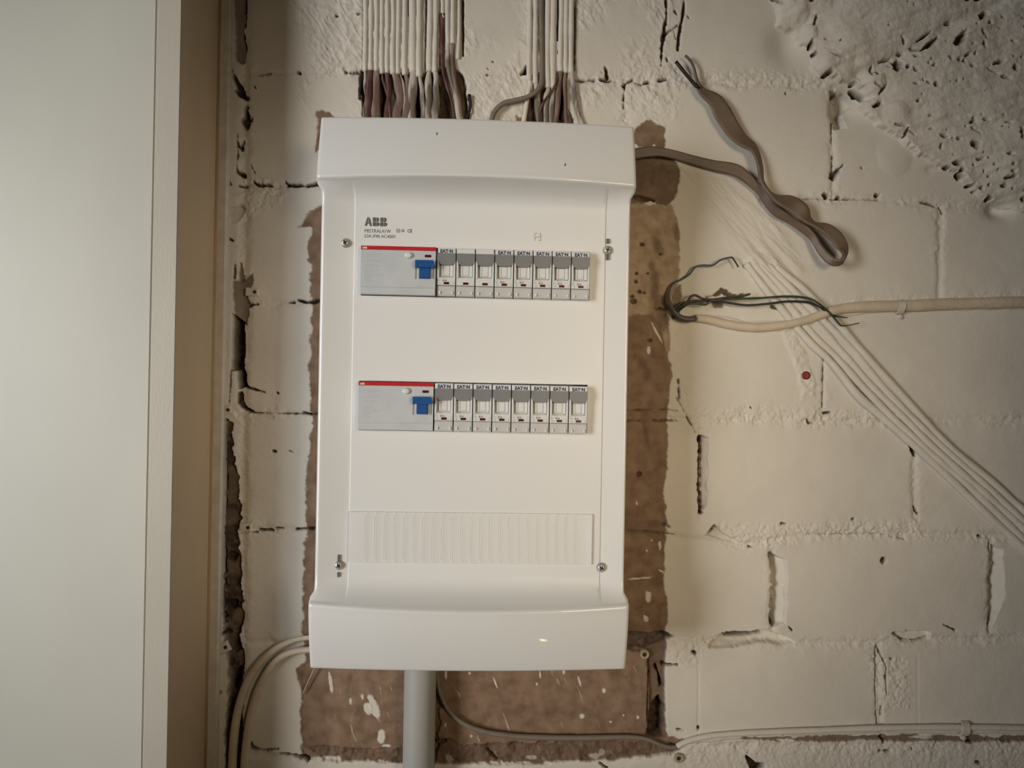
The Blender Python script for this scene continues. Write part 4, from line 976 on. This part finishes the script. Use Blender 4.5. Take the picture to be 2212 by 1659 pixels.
# three wires that cross the bundle
o = tube('cable', [(1169, -58, 3, 3.0), (1170, 60, 3, 3.0), (1171, 130, 3.4, 3.0), (1171, 165, 4.2, 3.0), (1169, 182, 5.5, 3.0), (1158, 198, 6.5, 2.8), (1138, 210, 6.5, 2.7), (1112, 217, 6, 2.7), (1090, 222, 5.5, 2.7), (1074, 234, 5, 2.7), (1064, 250, 5, 2.7), (1060, 275, 5, 2.7)], M['grey_flex2'] if 'grey_flex2' in M else M['grey_flex'], None, 14, 0.003, 0.0001, 5)
tag(o, 'grey cable curving left out of the right bundle down to box top', 'cable')
o = tube('wire', [(1205, 158, 3, 1.2), (1202, 175, 5, 1.2), (1196, 190, 5.5, 1.2), (1184, 208, 5.5, 1.2), (1172, 224, 5, 1.2), (1166, 245, 4, 1.2), (1166, 275, 4, 1.2)], M['bare_red'], None, 10, 0.003, 0.0001, 6)
tag(o, 'thin dull red wire slanting left across cable ends above the box', 'wire')
o = tube('wire', [(783, 162, 1, 0.9), (779, 185, 1.2, 0.9), (777, 214, 1.5, 0.9)], M['wire_black'], None, 8, 0.003, 0, 6)
tag(o, 'short black wire end left of the cable bundle above box corner', 'wire')
o = tube('wire', [(1014, 204, 3, 1.4), (1016, 222, 3, 1.4), (1014, 240, 3, 1.3), (1006, 258, 3, 1.3), (1000, 272, 3, 1.3)], M['wire_black'], None, 8, 0.003, 0.0001, 6)
tag(o, 'short black wire end right of the left cable bundle', 'wire')

# ------------------------------------------------------------------ twisted ribbon cable on the right
def rib(rows): return [(u, v, y, th, wd, tw) for (u, v, y, th, wd, tw) in rows]
rb_ = thing('ribbon_cable', P(1640, 395, 0), 'long taupe flat cable twisted into a hanging loop right of the box', 'cable')
# tail with cut conductors, down to the crossing, round the loop and back into the box
tube('flat_sheath', rib([
 (1507, 184, 9, 1.6, 4.0, 20), (1520, 200, 9, 1.8, 5.5, 10), (1545, 218, 9, 2.0, 8.5, 0), (1562, 246, 9, 2.0, 9.8, 0), (1583, 280, 9, 2.0, 9.8, 5), (1604, 303, 9, 2.0, 9.0, 20), (1626, 318, 9, 2.2, 8.0, 35), (1638, 343, 10, 2.2, 7.0, 45), (1643, 368, 10, 2.4, 6.0, 50), (1646, 392, 12, 2.4, 5.0, 55),
 (1660, 415, 13, 2.4, 5.5, 60), (1678, 430, 13, 2.2, 7.5, 40), (1708, 440, 14, 2.0, 9.6, 10), (1732, 458, 14, 2.0, 9.4, 0), (1746, 476, 13, 2.1, 6.5, 30), (1760, 486, 13, 2.2, 5.0, 40), (1784, 495, 15, 2.0, 7.2, 10), (1806, 513, 17, 2.0, 7.8, 5), (1821, 537, 19, 2.0, 7.0, 15), (1824, 555, 22, 2.0, 6.0, 60)]), M['ribbon'], rb_, 28, 0.003, 0.00015, 2)
tube('flat_sheath', rib([
 (1824, 552, 22, 2.0, 6.0, 70), (1818, 565, 22, 2.0, 5.0, 60), (1802, 567, 19, 2.0, 4.6, 40), (1784, 554, 15, 2.0, 4.4, 30), (1769, 535, 12, 2.0, 4.2, 40), (1756, 513, 9, 2.1, 4.2, 40), (1736, 494, 8, 2.1, 4.8, 30), (1708, 474, 7, 2.1, 5.0, 30), (1682, 460, 7, 2.1, 5.4, 30), (1662, 440, 7, 2.2, 5.4, 40), (1648, 416, 7, 2.2, 5.4, 30),
 (1630, 400, 6, 2.2, 5.0, 20), (1608, 380, 5.5, 2.2, 6.0, 5), (1585, 366, 5, 2.1, 6.6, 0), (1540, 357, 4.5, 2.1, 5.6, 0), (1490, 344, 4.5, 2.1, 5.2, 0), (1455, 334, 4.5, 2.1, 5.0, 0), (1420, 328, 5, 2.1, 5.4, 0), (1385, 330, 6, 2.1, 6, 0), (1355, 336, 7, 2.1, 6, 0)]), M['ribbon'], rb_, 28, 0.003, 0.00015, 3)
tube('black_conductor', [(1460, 133, 12, 1.9), (1475, 152, 12, 1.9), (1490, 170, 11, 1.9), (1510, 192, 10, 1.9)], M['wire_black'], rb_, 10)['label'] = 'black cut conductor end'
tube('brown_conductor', [(1480, 120, 9, 1.5), (1492, 132, 9, 1.5), (1500, 150, 9, 1.5), (1505, 172, 9, 1.7), (1514, 192, 9, 2.0)], M['grey_sheath'], rb_, 10)['label'] = 'grey brown cut conductor end'

# ------------------------------------------------------------------ open sheath with loose wires
oc = thing('cut_cable', P(1470, 675, 0), 'dark grey cut cable end curled back on the wall, right of box', 'cable')
tube('sheath', [(1503, 687, 7, 3.0), (1488, 690, 7.5, 3.2), (1470, 686, 8, 3.2), (1457, 674, 8, 3.0), (1448, 660, 7, 2.6), (1444, 645, 6, 2.2), (1445, 632, 5, 1.6), (1449, 618, 4, 1.1)], M['grey_sheath'], oc, 14, 0.002, 0.0001, 4)
tube('blue_wire', [(1449, 620, 4, 0.95), (1456, 612, 4, 0.95), (1474, 603, 4, 0.95), (1490, 592, 5, 0.95), (1502, 577, 6, 0.95), (1518, 573, 6, 0.95), (1540, 573, 6, 0.95), (1556, 562, 7, 0.95), (1572, 557, 7, 0.95), (1582, 556, 7, 0.9)], M['wire_blue'], oc, 10, 0.002, 0, 4)
tube('wire_tip', [(1582, 556, 7, 0.9), (1588, 565, 7, 0.9), (1595, 577, 7, 0.9)], M['wire_brown'], oc, 10, 0.002, 0, 4)
tube('black_wire', [(1456, 676, 9, 1.3), (1468, 664, 10, 1.3), (1490, 652, 10, 1.3), (1520, 650, 10, 1.2), (1560, 652, 9, 1.2), (1610, 659, 9, 1.2), (1660, 656, 10, 1.2), (1700, 651, 10, 1.2), (1745, 653, 10, 1.2), (1772, 664, 10, 1.2), (1790, 678, 9, 1.1), (1803, 682, 9, 0.9), (1831, 687, 9, 0.5)], M['wire_black'], oc, 10, 0.002, 0.00006, 5)
tube('green_yellow_wire', [(1462, 676, 9, 1.2), (1478, 662, 11, 1.2), (1495, 655, 12, 1.2), (1525, 658, 12, 1.2), (1535, 650, 12, 1.2), (1580, 646, 12, 1.1), (1640, 644, 12, 1.1), (1700, 640, 12, 1.1), (1745, 644, 12, 1.1), (1772, 658, 12, 1.1), (1792, 676, 11, 1.1), (1806, 692, 10, 1.0), (1816, 703, 10, 0.9), (1832, 703, 10, 0.6), (1856, 698, 10, 0.5)], M['wire_green'], oc, 10, 0.002, 0.00006, 6)
tube('brown_wire', [(1452, 672, 9, 1.3), (1466, 658, 10, 1.3), (1484, 652, 11, 1.3), (1493, 640, 12, 1.3), (1503, 638, 12, 1.3), (1518, 645, 12, 1.3), (1540, 647, 11, 1.2), (1575, 642, 11, 1.2), (1600, 641, 10, 1.0), (1621, 635, 10, 0.8)], M['wire_brown'], oc, 10, 0.002, 0.0001, 7)
tube('brown_wire', [(1422, 664, 4, 0.8), (1438, 668, 6, 0.9), (1450, 666, 8, 1.0)], M['wire_brown'], oc, 8, 0.002)

# ------------------------------------------------------------------ cream cables on the right half
o = tube('cable', [(1502, 687, 4, 3.6, 4.0), (1530, 690, 3, 3.8, 4.6), (1570, 700, 3, 4.0, 5.0), (1620, 707, 3, 4.0, 5.0), (1680, 704, 3.4, 4, 5), (1740, 692, 5, 4, 5), (1790, 674, 7, 4, 5.2), (1840, 665, 5, 4, 5.6), (1900, 662, 3.2, 4, 6.0), (2000, 659, 3, 4, 6.2), (2100, 656, 3, 4, 6.2), (2290, 650, 3, 4, 6.2)], M['aged_paint'], None, 16, 0.004, 0.00022, 9)
tag(o, 'thick cream painted cable running right from cut end along brick course', 'cable')
GD = 'slanting cream cables across the right wall'
DN = ['uppermost', 'second from top', 'middle', 'second from bottom', 'lowest']
top_ = [(1675, 575), (1740, 632), (1800, 688), (1860, 755), (1920, 825), (1990, 900), (2060, 972), (2140, 1040), (2240, 1130), (2330, 1215)]
bot_ = [(1612, 570), (1680, 655), (1745, 735), (1790, 778), (1850, 848), (1910, 905), (1980, 968), (2060, 1040), (2150, 1125), (2260, 1230)]
for k in range(5):
    f_ = k/4
    pts = []
    for i, (a, b) in enumerate(zip(top_, bot_)):
        jit = math.sin(i*1.9+k*2.3)*1.1
        u = a[0]*(1-f_)+b[0]*f_+jit; v = a[1]*(1-f_)+b[1]*f_-jit
        yy = 2.6+(0.7*math.sin(i*0.9+k)) 
        rr_ = 3.7
        if i == 0: rr_ = 3.0; yy = 1.5
        pts.append((u, v, yy, rr_, rr_*1.12))
    nmv = tube('cable', pts, M['paint'], None, 14, 0.004, 0.0003, 20+k)
    tag(nmv, 'slanting cream painted cable, %s of the five crossing the right wall' % DN[k], 'cable', GD)
o = tube('cable', [(1462, 1612, 3, 2.6), (1480, 1603, 3.5, 2.8), (1510, 1594, 4, 3.0), (1560, 1587, 4, 3.2), (1650, 1582, 4, 3.2), (1760, 1578, 4, 3.2), (1900, 1573, 4, 3.2), (2060, 1571, 4, 3.2), (2290, 1574, 4, 3.2)], M['paint'], None, 14, 0.004, 0.00014, 11)
tag(o, 'cream painted cable running along the bottom right brick course', 'cable')
# cables below and left of the box
o = tube('cable', [(944, 1430, 7, 2.2), (945, 1465, 6, 2.2), (952, 1500, 5, 2.3), (970, 1535, 4.5, 2.5), (1000, 1562, 4.5, 2.8), (1045, 1580, 4.5, 2.8), (1110, 1590, 4.5, 2.9), (1180, 1593, 4.5, 2.9), (1260, 1594, 4.5, 2.9), (1350, 1592, 4.5, 2.7), (1395, 1596, 4.5, 2.3), (1425, 1608, 4.5, 2.1), (1450, 1615, 4, 2.1), (1466, 1612, 3.5, 2.0)], M['grey_flex'], None, 14, 0.003, 0.0001, 12)
tag(o, 'thin grey cable curving out below the box beside the grey pipe', 'cable')
o = tube('cable', [(710, 1374, 9, 2.6), (672, 1377, 9, 2.6), (640, 1382, 8, 2.6), (605, 1396, 7, 3.2), (575, 1418, 6, 3.8), (547, 1452, 6, 4.2), (526, 1495, 6, 4.4), (512, 1545, 6, 4.4), (505, 1600, 6, 4.4), (502, 1655, 6, 4.4), (502, 1705, 6, 4.4)], M['aged_paint'], None, 16, 0.003, 0.0001, 13)
tag(o, 'outer of two cream cables bending down left of the box base', 'cable', 'two cables leaving the box at lower left')
o = tube('cable', [(710, 1402, 9, 3.4), (672, 1403, 9, 3.4), (638, 1407, 8, 3.4), (606, 1420, 7, 3.8), (580, 1448, 6, 4.2), (558, 1490, 5.5, 4.4), (543, 1540, 5.5, 4.5), (534, 1595, 5.5, 4.6), (529, 1650, 5.5, 4.6), (528, 1705, 5.5, 4.6)], M['aged_paint'], None, 16, 0.003, 0.0001, 14)
tag(o, 'inner of two cream cables bending down left of the box base', 'cable', 'two cables leaving the box at lower left')
o = tube('string', [(682, 1436, 6, 0.7), (674, 1455, 4, 0.7), (664, 1476, 3, 0.7), (652, 1502, 1.5, 0.7)], M['string'], None, 8, 0.003, 0.0001, 2)
tag(o, 'thin pale string hanging below the lower left corner of box', 'string')
# conduit
pc = P(901, 1447, 0.030)
mb = MB(); n = 40; rad = 0.0166
x0 = -0.0602
v = []; f = []
for (r, z) in [(rad-0.0018, -0.2), (rad-0.0018, -1.2), (rad, -1.2), (rad, -0.2)]:
    for i in range(n):
        a = 2*math.pi*i/n; v.append((x0+r*math.cos(a), -(0.0205+r*math.sin(a)), Z0+z))
for k in range(4):
    for i in range(n):
        j = (i+1) % n; k2 = (k+1) % 4; f.append((k*n+i, k*n+j, k2*n+j, k2*n+i))
o = recalc(mesh_obj('conduit_pipe', v, f, M['pipe'], None, True, 40)); tag(o, 'grey plastic conduit pipe running down from the box underside', 'pipe')

# ------------------------------------------------------------------ clips, plugs
def clip(u, v, w_, h_, ang, label, hole=True, yb=0.0):
    p = P(u, v, yb); t = thing('cable_clip', p, label, 'cable clip', 'painted cable clips on the wall')
    mb = MB(); mb.box(-w_/2, w_/2, -0.001, 0.0035, -h_/2, h_/2, 0.0012); b = mb.obj('clip_body', M['clip'], t)
    t.rotation_euler = (0, math.radians(ang), 0)
    if hole:
        mb = MB(); mb.disc(w_*0.22, 0, [(0.0018, 0.003), (0.0018, 0.0042), (0.0010, 0.0044)], 14); mb.obj('nail', M['wire_brown'], t, True, 40)
clip(546, 631, 0.014, 0.0085, 3, 'cream cable clip on the brick just below a brown gap, left of box')
clip(490, 886, 0.011, 0.0085, -10, 'cream cable clip beside the door frame at box mid height')
clip(532, 1138, 0.013, 0.0080, 2, 'cream cable clip on the joint, low left of box')
clip(484, 1398, 0.013, 0.0110, -25, 'lowest cream clip beside the dark gap near the door frame')
def saddle(u, v, label, w_, yb):
    p = P(u, v, 0.0); t = thing('cable_saddle', p, label, 'cable saddle', 'painted saddles over the right cables')
    n = 12; vv = []; ff = []
    for x in (-w_/2, w_/2):
        for i in range(n+1):
            a = math.pi*i/n; vv.append((x+math.cos(a)*0.0016, -(math.sin(a)*yb), math.cos(a)*0.0085))
        for i in range(n+1):
            a = math.pi*i/n; vv.append((x+math.cos(a)*0.0016, -(math.sin(a)*(yb-0.002)), math.cos(a)*0.0070))
    k = 2*(n+1)
    for i in range(n):
        ff += [(i, i+1, k+i+1, k+i), (n+1+i, k+n+1+i, k+n+2+i, n+2+i), (i, n+1+i, n+2+i, i+1), (k+i, k+i+1, k+n+2+i, k+n+1+i)]
    recalc(mesh_obj('strap', vv, ff, M['clip'], t, True, 40))
    mb = MB(); mb.disc(0.001, -0.0105, [(0.0030, -0.001), (0.0028, 0.002), (0.0014, 0.003)], 14); mb.obj('nail', M['clip'], t, True, 40)
saddle(1942, 664, 'cream saddle holding the thick cable on the right wall', 0.006, 0.0085)
saddle(2078, 1572, 'cream saddle holding the bottom cable at lower right', 0.008, 0.0085)
def plug(u, v, R, mat, label, y=0.0, name='wall_plug', hole=True):
    p = P(u, v, y); t = thing(name, p, label, 'wall plug')
    mb = MB(); mb.disc(0, 0, [(R, -0.004), (R, 0.0014), (R*0.85, 0.0022), (R*0.5, 0.0020), (R*0.42, 0.0)], 22); mb.obj('collar', M[mat], t, True, 50)
    if hole:
        mb = MB(); mb.disc(0, 0, [(R*0.42, 0.0), (R*0.40, 0.0008), (R*0.2, 0.0009)], 16); mb.obj('bore', M['wire_brown'], t, True)
plug(1392, 1413, 0.0052, 'plug', 'bone coloured wall plug in the dark joint beside box base', -0.001)
plug(1466, 1637, 0.0052, 'plug', 'bone coloured wall plug at the bottom edge below the thin cable', 0.0015)
p = P(1740, 811, 0.0); t = thing('wall_plug', p, 'small round dark red wall plug on the cream brick', 'wall plug')
mb = MB(); mb.disc(0, 0, [(0.0045, -0.003), (0.0045, 0.0022), (0.0038, 0.0028), (0.0022, 0.0026)], 24); mb.obj('collar', M['red_plug'], t, True, 50)
